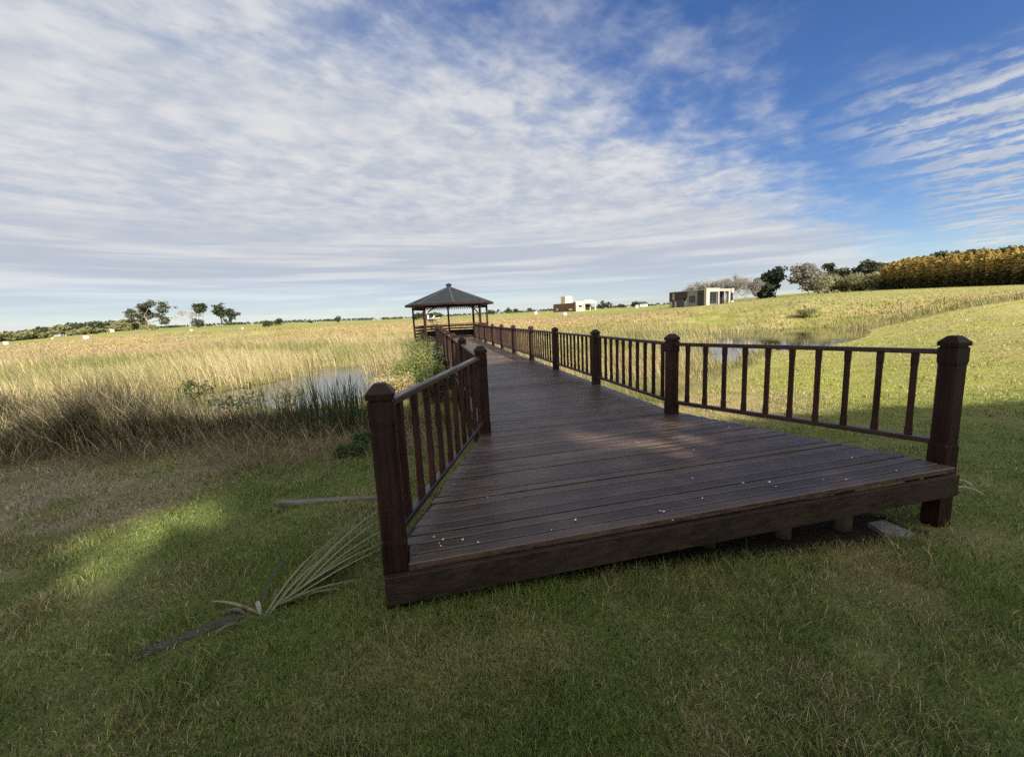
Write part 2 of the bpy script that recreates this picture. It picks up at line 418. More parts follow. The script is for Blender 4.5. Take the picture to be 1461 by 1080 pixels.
def mat_plain(name, col, rough=.7, var=.25, scale=6.0, spec=.3, bstr=.15):
    m, b, p, out = new_mat(name); tc = b.node('ShaderNodeTexCoord')
    n = b.noise(tc.outputs['Object'], scale, 5, .6); n2 = b.noise(tc.outputs['Object'], scale*7, 3, .6)
    k = b.mapr(b.math('ADD', b.math('MULTIPLY', n, .7), b.math('MULTIPLY', n2, .3)), .3, .7)
    c = b.mix(k, tuple(x*(1-var) for x in col), tuple(min(1, x*(1+var)) for x in col))
    c = b.mix(1.0, c, attr_col(b), 'MULTIPLY')
    b.l.new(c, p.inputs['Base Color']); pset(p, Roughness=rough, **{'Specular IOR Level': spec})
    bump(b, p, n2, bstr, .01)
    return m
def mat_leaf(name, rough=.6, trans=.35, spec=.25):
    m, b, p, out = new_mat(name); c = attr_col(b)
    b.l.new(c, p.inputs['Base Color']); pset(p, Roughness=rough, **{'Specular IOR Level': spec})
    t = b.node('ShaderNodeBsdfTranslucent'); b.l.new(c, t.inputs[0])
    mx = b.node('ShaderNodeMixShader'); mx.inputs[0].default_value = trans
    b.l.new(p.outputs[0], mx.inputs[1]); b.l.new(t.outputs[0], mx.inputs[2]); b.l.new(mx.outputs[0], out.inputs[0])
    return m
def mat_ground():
    m, b, p, out = new_mat('soil_and_turf'); tc = b.node('ShaderNodeTexCoord'); c = attr_col(b); v = tc.outputs['Object']
    n1 = b.noise(v, 9.0, 5, .65); n2 = b.noise(v, 45.0, 4, .65); n3 = b.noise(v, .9, 6, .65)
    k = b.math('ADD', b.math('MULTIPLY', n1, .35), b.math('ADD', b.math('MULTIPLY', n2, .3), b.math('MULTIPLY', n3, .35)))
    f = b.mapr(k, .33, .67, .55, 1.4, False)
    fv = b.comb(f, f, b.mapr(k, .33, .67, .6, 1.3, False))
    col = b.mix(1.0, c, fv, 'MULTIPLY')
    b.l.new(col, p.inputs['Base Color']); pset(p, Roughness=.95, **{'Specular IOR Level': .1})
    bump(b, p, b.math('ADD', n1, n2), .5, .03)
    return m
def mat_water():
    m, b, p, out = new_mat('pond_surface'); tc = b.node('ShaderNodeTexCoord'); v = tc.outputs['Object']
    n = b.noise(b.mapping(v, (1, 1, 1)), 3.0, 4, .6); n2 = b.noise(v, 14.0, 3, .6)
    scum = b.mapr(b.noise(v, .9, 5, .65), .56, .72, 0, .45)
    b.l.new(b.mix(scum, (.035, .035, .022), (.09, .08, .045)), p.inputs['Base Color'])
    pset(p, IOR=1.45, **{'Specular IOR Level': 1.0})
    b.l.new(b.mapr(scum, 0, .55, .04, .22), p.inputs['Roughness'])
    bump(b, p, b.math('ADD', n, b.math('MULTIPLY', n2, .4)), .035, .03)
    return m
M_POST = mat_wood('stained_post_wood', (.009, .0037, .0028), (.026, .0095, .0065), .5, (0, 0, 1), 30, .22, wear=(.06, .03, .022))
M_RAIL = mat_wood('stained_rail_wood', (.018, .007, .0055), (.036, .013, .009), .34, (0, 1, 0), 14, .5, wear=None)
M_BAL = mat_wood('stained_baluster_wood', (.011, .0044, .0034), (.044, .0150, .0105), .5, (0, 0, 1), 28, .22)
M_DECK = mat_wood('weathered_deck_planks', (.034, .022, .0155), (.094, .063, .045), .42, (1, 0, 0), 42, .5, wear=(.17, .14, .12))
M_FASCIA = mat_wood('dark_fascia_wood', (.013, .009, .007), (.040, .026, .019), .65, (1, 0, 0), 30, .2)
M_PILE = mat_wood('grey_pile_wood', (.05, .042, .032), (.11, .095, .07), .85, (0, 0, 1), 25, .15)
M_GREYBOARD = mat_wood('grey_weathered_board', (.085, .075, .06), (.20, .18, .15), .85, (1, 0, 0), 20, .15)
M_ROOF = mat_plain('grey_shingle_roof', (.016, .019, .022), .8, .3, 4.0, .3, .3)
M_LEAF = mat_leaf('foliage'); M_GRASS = mat_leaf('grass_blades', .55, .40, .3); M_REED = mat_leaf('reed_blades', .55, .35, .25)
M_BARK = mat_plain('bark', (1, 1, 1), .9, .35, 5.0, .1, .5)
M_STONE = mat_plain('grey_stone', (.22, .22, .21), .9, .3, 9.0, .2, .4)
M_WHITE = mat_plain('white_paint', (.56, .54, .50), .6, .06, 2.0)
M_CREAM = mat_plain('cream_render', (.50, .44, .30), .8, .06, 1.5)
M_GREYREN = mat_plain('grey_stone_cladding', (.18, .175, .165), .85, .25, 2.5)
M_DARKWALL = mat_plain('dark_brown_cladding', (.040, .034, .032), .7, .25, 2.0)
M_BROWNWALL = mat_plain('brown_brick_wall', (.13, .085, .06), .85, .3, 3.0)
M_GLASS = mat_plain('dark_window_glass', (.02, .022, .025), .08, .1, 2.0, .6, .0)
M_PETAL = mat_plain('white_petal', (.72, .70, .62), .7, .1)

# ------------------------------------------------------------------ setting: ground and water
def build_ground():
    rr = [0.0]; r = .35
    while r < 6000: rr.append(r); r *= 1.026 if r < 90 else 1.06
    rr = np.array(rr[1:])
    a1 = np.radians(np.linspace(-66, 66, 430)); a2 = np.radians(np.linspace(66, 294, 70)[1:-1])
    an = np.r_[a1, a2]; n = len(an)
    X = np.outer(rr, np.sin(an)); Y = np.outer(rr, np.cos(an)); Z = H(X, Y)
    V = np.stack([X, Y, Z], -1).reshape(-1, 3)
    V = np.vstack([V, [[0, 0, hz(0, 0)]]])
    i, j = np.meshgrid(np.arange(len(rr)-1), np.arange(n), indexing='ij'); k = (j+1) % n
    F = np.stack([i*n+j, i*n+k, (i+1)*n+k, (i+1)*n+j], -1).reshape(-1, 4)
    F = F[:, ::-1]
    col = cover_colour(V[:, 0], V[:, 1])
    z = zones(V[:, 0], V[:, 1]); r = np.hypot(V[:, 0], V[:, 1])
    soil = np.array([.085, .072, .04])                       # thatch and soil showing between the blades
    near = (1-sstep(14, 40, r))[:, None]
    col = col*(1-.5*near) + soil*.5*near
    ud = under_deck(V[:, 0], V[:, 1], -.05)[:, None]; col = np.where(ud, np.array([.035, .028, .02]), col)      # bare soil below the planks, colour darkened so the gaps look shaded
    pm = pond_mask(V[:, 0], V[:, 1], .3)[:, None]; col = col*(1-pm)+np.array([.05, .042, .028])*pm
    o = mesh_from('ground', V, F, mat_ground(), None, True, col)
    cap = len(V)-1
    tag(o, kind='structure', label='lawn, marsh soil and meadows rising gently to the horizon')
    return o
build_ground()
def build_water():
    n = 60; xs = np.linspace(-22, 34, n); ys = np.linspace(7, 52, n); X, Y = np.meshgrid(xs, ys)
    V = np.stack([X, Y, np.full_like(X, WATER_Z)], -1).reshape(-1, 3)
    i, j = np.meshgrid(np.arange(n-1), np.arange(n-1), indexing='ij')
    F = np.stack([i*n+j, i*n+j+1, (i+1)*n+j+1, (i+1)*n+j], -1).reshape(-1, 4)
    o = mesh_from('pond_water', V, F, mat_water(), None, True)
    tag(o, kind='structure', label='shallow pond water reflecting the sky among the reeds')
build_water()

# ------------------------------------------------------------------ boardwalk
def build_boardwalk():
    root = empty('boardwalk', W(1.8, 2.3, hz(*W(1.8, 2.3)[:2])), 'long dark brown plank boardwalk running from the lawn to the gazebo', 'boardwalk')
    mb = MB(); rnd = random.Random(5)
    v = 0.0; pitch = .105; gap = .009; k = 0
    L = VEND-2.17
    while v < L:
        gap = rnd.choice([.006, .009, .012, .016]); w = pitch-gap; c = rnd.choice([.66, .78, .88, .95, 1.12])*rnd.uniform(.9, 1.1); cc = (c*rnd.uniform(.97, 1.06), c, c*rnd.uniform(.95, 1.05)); zt = rnd.uniform(-.005, .001); tilt = rnd.uniform(-.003, .003)
        va = 2.165+v; vb = va+w; e0 = rnd.uniform(-.012, .008); e1 = rnd.uniform(-.008, .012)
        la, ra = deck_edges(va); lb, rb = deck_edges(vb)
        if k == 0: la = lb = -.325; ra = rb = 3.885
        if k < 2 and k > 0: pass
        la += e0; lb += e0; ra += e1; rb += e1
        def sv(u, vv): return vv + .033*(u+.33)*max(0, 1-(vv-2.17)/12)
        if k in (0, 1):                                       # notched round the end post
            la = lb = -.196
        b = [(la, va), (ra, va), (rb, vb), (lb, vb)]
        bot = [W(u, sv(u, q), -.035) for u, q in b]
        ch = .005
        mid = [W(u, sv(u, q), zt-ch+(tilt if q > va else -tilt)) for u, q in b]
        b2 = [(la+ch, va+ch), (ra-ch, va+ch), (rb-ch, vb-ch), (lb+ch, vb-ch)]
        top = [W(u, sv(u, q), zt+(tilt if q > va+ch else -tilt)) for u, q in b2]
        mb.rings([bot, mid, top], cc)
        v += pitch; k += 1
    deck = mb.build('deck', M_DECK, root)
    # material runs the grain along the planks: object axes turned with the boardwalk
    mb = MB()
    p, q = W(-.325, front_v(-.325)-.012, -.122), W(3.90, front_v(3.90)-.012, -.132)
    mb.beam(p, q, .04, .165, ch=.004); mb.build('fascia_board', M_FASCIA, root)
    for pts in (([FL[0]-.03, FL[1]+.07], [LU-.03, V0-.05]), ([LU+.02, V0], [LU+.02, VEND]), ([FR[0]-.09, FR[1]+.08], [RU+.02, V0-.05]), ([RU-.02, V0], [RU-.02, VEND])):
        mb = MB(); mb.beam(W(*pts[0], -.135), W(*pts[1], -.135), .045, .19); mb.build('side_beam', M_FASCIA, root)
    mb = MB()
    for u in (1.2, 1.8, 2.4): mb.beam(W(u, 2.6, -.12), W(u, VEND-.1, -.12), .05, .16)
    mb.build('joist', M_FASCIA, root)
    rnd = random.Random(3)
    piles = [(1.90, 2.52, .066), (2.61, 2.56, .062), (3.20, 2.58, .066), (.55, 2.5, .075)]
    for v in np.arange(4.7, 28, 2.405):
        for u in (.85, 2.72): piles.append((u, v, .08))
    for u, v, r in piles:
        x, y, _ = W(u, v); g = hz(x, y); mb = MB(); rg = []
        for z in (g-.15, g+.05, -.2, -.13):
            rg.append([(x+r*(1+.09*math.sin(3*t+u*9))*math.cos(t), y+r*(1+.09*math.sin(3*t+u*9))*math.sin(t), z) for t in np.linspace(0, 2*math.pi, 13)[:-1]])
        mb.rings(rg); mb.build('support_pile', M_PILE, root, True)
    localise(root)
build_boardwalk()

def post_mesh(u, v, zb, zt=1.0, a=.065):
    """square post with stopped chamfers, a groove under the cap; returns body and cap builders"""
    def ring(h, z, c):
        p = [(-h, -h+c), (-h+c, -h), (h-c, -h), (h, -h+c), (h, h-c), (h-c, h), (-h+c, h), (-h, h-c)]
        return [W(u+i, v+j, z) for i, j in p]
    body = MB(); e = .003
    body.rings([ring(a, zb, e), ring(a, .12, e), ring(a-.002, .145, .014), ring(a-.002, .77, .014), ring(a, .80, e), ring(a, zt-.092, e), ring(a-.008, zt-.088, e), ring(a-.008, zt-.078, e)])
    cap = MB()
    cap.rings([ring(a+.004, zt-.078, e), ring(a+.006, zt-.05, e), ring(a+.004, zt-.046, e), ring(a-.028, zt-.008, e), ring(a-.036, zt, e)])
    return body, cap
def build_railing(side):
    rnd = random.Random(9 if side > 0 else 4)
    fl = FR if side > 0 else FL; us = RU if side > 0 else LU
    P = [fl]+[(us+rnd.uniform(-.012, .012), V0+BAY*k) for k in range(NB_)]
    lab = ('right railing of the boardwalk, dark brown, its end post on the lawn at the right' if side > 0
           else 'left railing of the boardwalk, dark brown, its near panel flaring out beside the reeds')
    root = empty('railing', W(fl[0], fl[1], 0), lab, 'railing')
    nbal = 0
    for i, (u, v) in enumerate(P):
        x, y, _ = W(u, v); zb = hz(x, y)-.1 if i == 0 else -.22
        body, cap = post_mesh(u, v, zb)
        o = body.build('post', M_POST, root); cap.build('post_cap', M_POST, o)
    for i in range(len(P)-1):
        a = np.array(W(*P[i])); b = np.array(W(*P[i+1])); d = (b-a)/np.linalg.norm(b-a); L = np.linalg.norm(b-a)
        s0 = a+d*(.06 if i else .07); s1 = b-d*.06
        sag = rnd.uniform(-.004, .004)
        for nm, z, w, h in (('top_rail', .875, .058, .040), ('bottom_rail', .145, .055, .042)):
            mb = MB(); t = rnd.uniform(.88, 1.15)
            mb.beam(s0+[0, 0, z], s1+[0, 0, z+sag], w, h, (t, t, t), ch=.006); mb.build(nm, M_RAIL, root)
        for k in range(10):
            t = (k+.95)/10.9; p = a+d*L*t; n = np.array([-d[1], d[0], 0]); t = rnd.uniform(.85, 1.15)
            mb = MB(); lean = rnd.uniform(-.006, .006)
            def rg(z, hw, hd):
                q = p+d*lean*(z-.15); return [q+d*x_+n*y_+[0, 0, z] for x_, y_ in ((-hw, -hd), (hw, -hd), (hw, hd), (-hw, hd))]
            mb.rings([rg(.166, .024, .018), rg(.23, .024, .018), rg(.26, .0205, .016), rg(.75, .0205, .016), rg(.79, .024, .018), rg(.855, .024, .018)], (t, t, t))
            mb.build('baluster', M_BAL, root); nbal += 1
    localise(root)
build_railing(1); build_railing(-1)

# ------------------------------------------------------------------ gazebo
def build_gazebo():
    cu, cv = 1.80, 30.75; c = W(cu, cv); RP = 2.66; RR = 3.20; a0 = math.radians(184)+math.atan2(-c[0], c[1])*1.0
    g = hz(c[0], c[1])
    root = empty('gazebo', (c[0], c[1], g), 'open octagonal wooden gazebo with grey shingle roof at the end of the boardwalk', 'gazebo')
    def P(k, r, z):                                            # corner 0 faces the boardwalk
        th = math.radians(-90+4+45*k)+math.atan2(c[1], c[0])-math.pi/2
        return np.array([c[0]+r*math.cos(th), c[1]+r*math.sin(th), z])
    zc = 2.42; ze = 2.30; za = 3.62
    mb = MB()
    for k in range(8):
        a, b = P(k, RR, ze+.06), P(k+1, RR, ze+.06); ap = np.array([c[0], c[1], za]); n = 5
        lev = [(a+(ap-a)*t, b+(ap-b)*t) for t in np.linspace(0, .96, n+1)]
        for i in range(n):
            p, q = lev[i]; r, s = lev[i+1]
            up = np.array([0, 0, .02])
            mb.add([p, q, s-up*.4, r-up*.4, p+up, q+up, s, r], [(0, 1, 5, 4), (4, 5, 6, 7), (0, 3, 2, 1), (1, 2, 6, 5), (3, 0, 4, 7), (2, 3, 7, 6)], (1, 1, 1))
    roof = mb.build('roof', M_ROOF, root)
    mb = MB()
    for k in range(8): mb.beam(P(k, RR+.01, ze+.085), np.array([c[0], c[1], za+.01]), .09, .03)
    mb.build('ridge_trim', mat_plain('ridge_shingle', (.045, .052, .056), .8, .2), roof)
    mb = MB()
    def oc(r, z): return [np.array([c[0]+r*math.cos(t), c[1]+r*math.sin(t), z]) for t in np.linspace(0, 2*math.pi, 9)[:-1]]
    mb.rings([oc(.16, za-.10), oc(.16, za+.10)]); mb.rings([oc(.25, za+.10), oc(.24, za+.14), oc(.03, za+.24)])
    mb.build('roof_cap', M_ROOF, roof)
    for k in range(8):
        mb = MB(); mb.beam(P(k, RR-.02, ze+.01), P(k+1, RR-.02, ze+.01), .03, .11); mb.build('fascia_board', M_POST, root)
    mb = MB()
    for k in range(8): mb.beam(P(k, RP, ze-.03), P(k+1, RP, ze-.03), .09, .12)
    for k in range(8): mb.beam(P(k, RR-.05, ze), np.array([c[0], c[1], za-.06]), .05, .09)
    mb.build('roof_frame', M_POST, root)
    mb = MB()                                                  # valance of hanging pegs under the ring beam
    for k in range(8):
        a, b = P(k, RP, 0), P(k+1, RP, 0)
        mb.beam(a+[0, 0, ze-.13], b+[0, 0, ze-.13], .03, .03)
        for t in np.linspace(.06, .94, 13): 
            q = a+(b-a)*t; mb.beam(q+[0, 0, ze-.28], q+[0, 0, ze-.14], .05, .04, up=(0, 1, 0))
    mb.build('valance', M_POST, root)
    for k in range(1, 8):
        p = P(k, RP, 0); mb = MB(); th = math.atan2(p[1]-c[1], p[0]-c[0])
        e1 = np.array([math.cos(th), math.sin(th), 0])*.13; e2 = np.array([-math.sin(th), math.cos(th), 0])*.13
        gz = hz(p[0], p[1])-.2
        mb.box(p-e1/2-e2/2+[0, 0, gz], e1, e2, [0, 0, ze-.03-gz], ch=.012); mb.build('post', M_BAL, root)
    for k, kk in ((1, -1), (7, 9)):                             # arched braces at the entrance
        p = P(k, RP, 0); q = P(kk, RP, 0) if kk == -1 else P(9, RP, 0)
        other = P(7, RP, 0) if k == 1 else P(1, RP, 0)
        d = (other-p)/np.linalg.norm(other-p); mb = MB(); pts = []
        for t in np.linspace(0, 1, 8): pts.append(p+d*(.06+1.05*(1-math.cos(t*math.pi/2)))+np.array([0, 0, ze-1.0+.88*math.sin(t*math.pi/2)]))
        for i in range(7): mb.beam(pts[i], pts[i+1], .09, .07, up=(d[1], -d[0], 0.02))
        mb.build('arched_brace', M_RAIL, root)
    mb = MB(); fl = [P(k, RP+.1, -.02) for k in range(8)]; mb.rings([[p-[0, 0, .16] for p in fl], fl]); mb.build('floor', M_FASCIA, root)
    for k in range(1, 7):
        a, b = P(k, RP, 0), P(k+1, RP, 0); d = (b-a)/np.linalg.norm(b-a); mb = MB()
        mb.beam(a+d*.06+[0, 0, .90], b-d*.06+[0, 0, .90], .09, .05)
        for z in (.14, .36, .58, .78): mb.beam(a+d*.06+[0, 0, z], b-d*.06+[0, 0, z], .03, .12)
        mb.build('railing_panel', M_FASCIA, root)
        if 2 <= k <= 5:
            a, b = P(k, RP-.45, 0), P(k+1, RP-.45, 0); mb = MB()
            mb.beam(a+[0, 0, .44], b+[0, 0, .44], .38, .05); mb.beam(a+[0, 0, .21], b+[0, 0, .21], .04, .40); mb.build('bench', M_POST, root)
    localise(root)
build_gazebo()

# ------------------------------------------------------------------ grass and reeds
def blades(name, X, Y, h, w, yaw, lean, leandir, col, mat, seg=2, curve=1.0, zoff=0.0, tipw=.15, colvar=.25):
    n = len(X); Z = H(X, Y)+zoff
    lv = np.linspace(0, 1, seg+1)
    dx, dy = np.cos(yaw)*w/2, np.sin(yaw)*w/2
    V = np.empty((n, seg+1, 2, 3), np.float32)
    for i, t in enumerate(lv):
        b = lean*h*t**(1+curve); zz = Z + h*t*np.sqrt(np.clip(1-(lean*t**curve)**2*.6, .1, 1))
        ww = (1-t)**.7*(1-tipw)+tipw if i else 1.0
        cx = X+np.cos(leandir)*b; cy = Y+np.sin(leandir)*b
        V[:, i, 0] = np.stack([cx-dx*ww, cy-dy*ww, zz], -1); V[:, i, 1] = np.stack([cx+dx*ww, cy+dy*ww, zz], -1)
    base = (np.arange(n)*(seg+1)*2)[:, None]
    F = np.concatenate([base+np.array([[2*i, 2*i+1, 2*i+3, 2*i+2]]) for i in range(seg)], 1).reshape(-1, 4)
    c = col*(1+RNG.normal(0, colvar, (n, 1))); c = np.clip(c, .008, .8)
    c = np.repeat(c[:, None], (seg+1)*2, 1).reshape(-1, 3)
    return mesh_from(name, V.reshape(-1, 3), F, mat, None, False, c)
def polar(n, r0, r1, a0, a1, p=0.0):
    """points with density falling as 1/r^2 (p=0)"""
    r = r0*(r1/r0)**RNG.random(n); a = np.radians(RNG.uniform(a0, a1, n)); return r*np.sin(a), r*np.cos(a)
def build_lawn():
    x, y = polar(520000, 1.15, 42, -64, 64)
    z = zones(x, y); keep = (RNG.random(len(x)) < z**1.5) & ~under_deck(x, y, -.12) & (pond_mask(x, y, .2) < .3) & (RNG.random(len(x)) < .30+.70*sstep(.30, .47, fbm(x*1.15, y*1.15, 57, 4)))
    x, y = x[keep], y[keep]; n = len(x); r = np.hypot(x, y)
    tuft = fbm(x*3.1, y*3.1, 21, 3); h = (.022+.032*sstep(.45, .72, tuft))*RNG.uniform(.6, 1.5, n)*(.75+.5*fbm(x*.9, y*.9, 23, 3))
    uu = x*BU[0]+y*BU[1]; vv = x*BV[0]+y*BV[1]; dd = np.maximum(np.abs(vv-front_v(uu)+.12)-.10, np.maximum(-.4-uu, uu-4.2)); h = h+np.where((dd < .10) & (RNG.random(n) < .16), RNG.uniform(.015, .065, n), 0)*(1+.0*r)
    h *= 1+.9*sstep(.2, .0, np.abs(y-front_v(0)-.0))*0
    w = np.maximum(.0036, .0012*r)*RNG.uniform(.7, 1.4, n)
    col = cover_colour(x, y)
    kind = RNG.random(n)[:, None]; n1 = fbm(x*1.3, y*1.3, 51, 4)[:, None]
    dryp = np.clip(.15+1.2*(n1-.5), .03, .6)
    straw = np.array([.42, .34, .19]); brown = np.array([.20, .14, .08])
    col = np.where(kind < dryp, straw*RNG.uniform(.7, 1.15, (n, 1)), col); col = np.where(kind > .95, brown, col)
    lean = np.where(kind[:, 0] < dryp[:, 0], RNG.uniform(.5, 1.0, n), RNG.uniform(.15, .85, n))
    o = blades('lawn_grass', x, y, h, w, RNG.uniform(0, math.pi, n), lean, RNG.uniform(0, 2*math.pi, n), col, M_GRASS, 2, .8, colvar=.38)
    tag(o, kind='stuff', label='short mown grass, green with straw-coloured patches')
build_lawn()
def build_reeds():
    # tall marsh reeds, the far side of the pond and all the wet ground
    x, y = polar(270000, 6.0, 58, -64, 52); r = np.hypot(x, y)
    z = zones(x, y); pm = pond_mask(x, y, -.1); j = fbm(x*.25, y*.25, 61, 4)
    uu = x*BU[0]+y*BU[1]; vv = x*BV[0]+y*BV[1]
    nearbw = (uu > -.2) & (uu < 3.9) & (vv > 4)
    patchy = fbm(x*.10+3, y*.22, 63, 4)
    p = (1-z)**2*(1-pm*np.where(x > 2, .86, 1.0))*sstep(.18, .42, j+.12)*(.25+.75*sstep(.36, .56, patchy))
    p *= np.where(x > 2, 1-sstep(36, 47, r), 1-sstep(42, 56, r))
    front = (x < 0) & ((r < 11.5) | ((x > -10.5) & (r < 16) & (pond_mask(x, y, 1.6) > .15) & (y < 13.2+.25*(x+8))) | ((x > -13.5) & (x < -8) & (y < 13.6)))
    p = np.where(front, p*.0, p)
    keep = (RNG.random(len(x)) < p) & ~nearbw
    # open bare strip on the pond's near right side
    x, y, r, j = x[keep], y[keep], r[keep], j[keep]; n = len(x)
    side = x > 2
    hh = np.where(side, .78, 1.0)*(.35+1.15*fbm(x*.16, y*.26, 71, 3))*RNG.uniform(.6, 1.2, n)
    hh *= np.where(side, sstep(.2, 5.0, np.abs(x-np.interp(y, BANK[:, 1], BANK[:, 0])))*.7+.3, 1)
    w = np.maximum(.006, .00080*r)*RNG.uniform(.7, 1.3, n)
    c = cover_colour(x, y); g = RNG.random((n, 1)); n1 = fbm(x*.3, y*.3, 77, 3)[:, None]
    gr = np.array([.140, .165, .050]); go = np.array([.36, .295, .135]); pa = np.array([.44, .37, .22])
    n1 = .5*n1+.5*fbm(x*.07, y*.2, 79, 3)[:, None]; pgr = .06+.82*sstep(.40, .60, n1)
    c = np.where(g < pgr, gr*.75+c*.25, np.where(g < pgr+(1-pgr)*.6, go, pa))
    o = blades('marsh_reeds', x, y, hh, w, RNG.uniform(0, math.pi, n), np.clip(RNG.normal(.32, .18, n), .02, .8), RNG.normal(math.pi, .75, n), c, M_REED, 3, .7)
    tag(o, kind='stuff', label='golden and green reeds filling the wet ground around the pond')
    # near fringe on the left, between lawn and pond: dark green rushes, tangled dry stalks
    n = 90000; x = RNG.uniform(-15, -.6, n); y = RNG.uniform(5.4, 10.6, n); r = np.hypot(x, y)
    z = zones(x, y); pm = pond_mask(x, y, -.2); j = fbm(x*.9, y*.9, 81, 3)
    edge = lawn_edge_left(x)
    clump = np.exp(-(((x+7.2)/1.5)**2+((y-7.3)/.75)**2)) + .8*np.exp(-(((x+10.6)/1.6)**2+((y-8.3)/.9)**2))
    green = np.exp(-(((x+3.6)/1.9)**2+((y-7.9)/1.0)**2))
    p = np.clip(.09+1.3*clump+.8*green, 0, 1)*(.45+.55*sstep(.35, .55, j))*(1-z)*(1-pm*.8)
    p = np.where((x > -7.0) & (y > 8.9), p*.22, p)
    uu = x*BU[0]+y*BU[1]
    keep = (RNG.random(n) < p) & (uu < .35)
    x, y, clump, green, j = x[keep], y[keep], clump[keep], green[keep], j[keep]; n = len(x); g = RNG.random(n)
    hh = (.22+1.05*np.clip(clump, 0, 1)+.20*green)*RNG.uniform(.55, 1.15, n)
    tan = np.array([.36, .29, .17]); br = np.array([.10, .078, .055]); dg = np.array([.032, .046, .017]); ol = np.array([.11, .11, .045])
    dk = np.clip(clump*1.2+green, 0, 1)
    c = np.where((g < .40-.31*dk)[:, None], tan, np.where((g < .6)[:, None], br, np.where((g < .6+.3*np.clip(green*1.4, 0, 1))[:, None], dg, ol)))
    lean = np.where(g < .35, RNG.uniform(.25, .7, n), RNG.uniform(.05, .45, n))
    o = blades('rush_fringe', x, y, hh, np.maximum(.007, .0015*np.hypot(x, y))*RNG.uniform(.7, 1.5, n), RNG.uniform(0, math.pi, n), lean, np.where(RNG.random(n) < .3, RNG.uniform(0, 6.28, n), RNG.normal(math.pi*.93, .7, n)), c, M_REED, 3, .6)
    tag(o, kind='stuff', label='brown rushes and tangled dry stalks between the lawn and the pond')
    # fallen thatch lying along the edge
    n = 8000; x = RNG.uniform(-13, -.8, n); y = lawn_edge_left(x)+RNG.normal(.15, .55, n)
    uu = x*BU[0]+y*BU[1]; k = uu < .1; x, y = x[k], y[k]; n = len(x); g = RNG.random((n, 1))
    c = np.where(g < .4, np.array([.27, .22, .14]), np.where(g < .8, np.array([.17, .105, .07]), np.array([.10, .12, .04])))
    o = blades('fallen_thatch', x, y, RNG.uniform(.12, .42, n), RNG.uniform(.004, .009, n), RNG.uniform(0, math.pi, n), RNG.uniform(.7, 1.25, n), RNG.uniform(0, 2*math.pi, n), c, M_REED, 3, .35, .01)
    tag(o, kind='stuff', label='matted dead stalks lying along the edge of the lawn')
    # rough tussocks on the meadows behind
    x, y = polar(150000, 34, 240, -62, 60); r = np.hypot(x, y); z = zones(x, y)
    j = fbm(x*.11, y*.11, 91, 4); far = sstep(80, 112, r-np.clip(-x, 0, 60)*.7+np.clip(x-8, 0, 22)*1.6)
    keep = (RNG.random(len(x)) < (1-z)*sstep(.22, .45, j)*(1-.7*far)) & (pond_mask(x, y) < .2); x, y, r, far = x[keep], y[keep], r[keep], far[keep]; n = len(x)
    c = cover_colour(x, y)*RNG.uniform(.75, 1.25, (n, 1))
    pk = sstep(.42, .62, fbm(x*.05, y*.13, 95, 4))[:, None]*(1-far[:, None]); c = c*(1-.8*pk)+np.array([.29, .215, .145])*.8*pk
    o = blades('rough_grass', x, y, (.24-.15*far)*RNG.uniform(.4, 1.2, n), (.0014*r)*RNG.uniform(.7, 1.4, n), RNG.uniform(0, math.pi, n), RNG.uniform(.1, .6, n), RNG.normal(math.pi, .9, n), c, M_REED, 2, .7)
    tag(o, kind='stuff', label='rough tawny grass on the meadow beyond the reeds')
build_reeds()

# ------------------------------------------------------------------ plants and trees
def leaf_cards(P, size, cols, rng, aspect=1.6):
    """quads at points P with random turns; returns V, F, colours"""
    n = len(P); a = rng.normal(size=(n, 3)); a /= np.linalg.norm(a, axis=1)[:, None]
    b = np.cross(a, rng.normal(size=(n, 3))); b /= np.linalg.norm(b, axis=1)[:, None]
    s = size*rng.uniform(.6, 1.4, (n, 1)); a = a*s*aspect/2; b = b*s/2
    V = np.stack([P-a, P+b*.9-a*.1, P+a, P-b*.9-a*.1], 1).reshape(-1, 3)
    F = np.arange(4*n).reshape(-1, 4); return V, F, np.repeat(cols, 4, 0)
def grow(mb, p, d, L, r, depth, rng, tips, spread=.6, ratio=.74, up=.15, kids=(2, 3), sides=5, col=(1, 1, 1), minr=.0):
    pts = [p]; rad = [r]; q = np.array(p, float); dd = np.array(d, float)
    for i in range(3):
        dd = dd+rng.normal(size=3)*.10+np.array([0, 0, up*.15]); dd /= np.linalg.norm(dd); q = q+dd*L/3; pts.append(q.copy()); rad.append(max(minr, r*(1-.13*(i+1))))
    mb.tube(pts, rad, sides if depth > 1 else 3, col, False)
    if depth <= 1: tips.append((q, dd)); return
    tips_mid = depth <= 2
    if tips_mid: tips.append((pts[2], dd))
    for k in range(rng.integers(kids[0], kids[1]+1)):
        t = rng.uniform(.55, 1.0) if k else 1.0; s = pts[0]+(q-pts[0])*t if t < .99 else q
        nd = dd+rng.normal(size=3)*spread; nd[2] += up; nd /= np.linalg.norm(nd)
        grow(mb, s, nd, L*ratio*rng.uniform(.8, 1.2), max(minr, r*.62), depth-1, rng, tips, spread, ratio, up, kids, sides, col, minr)
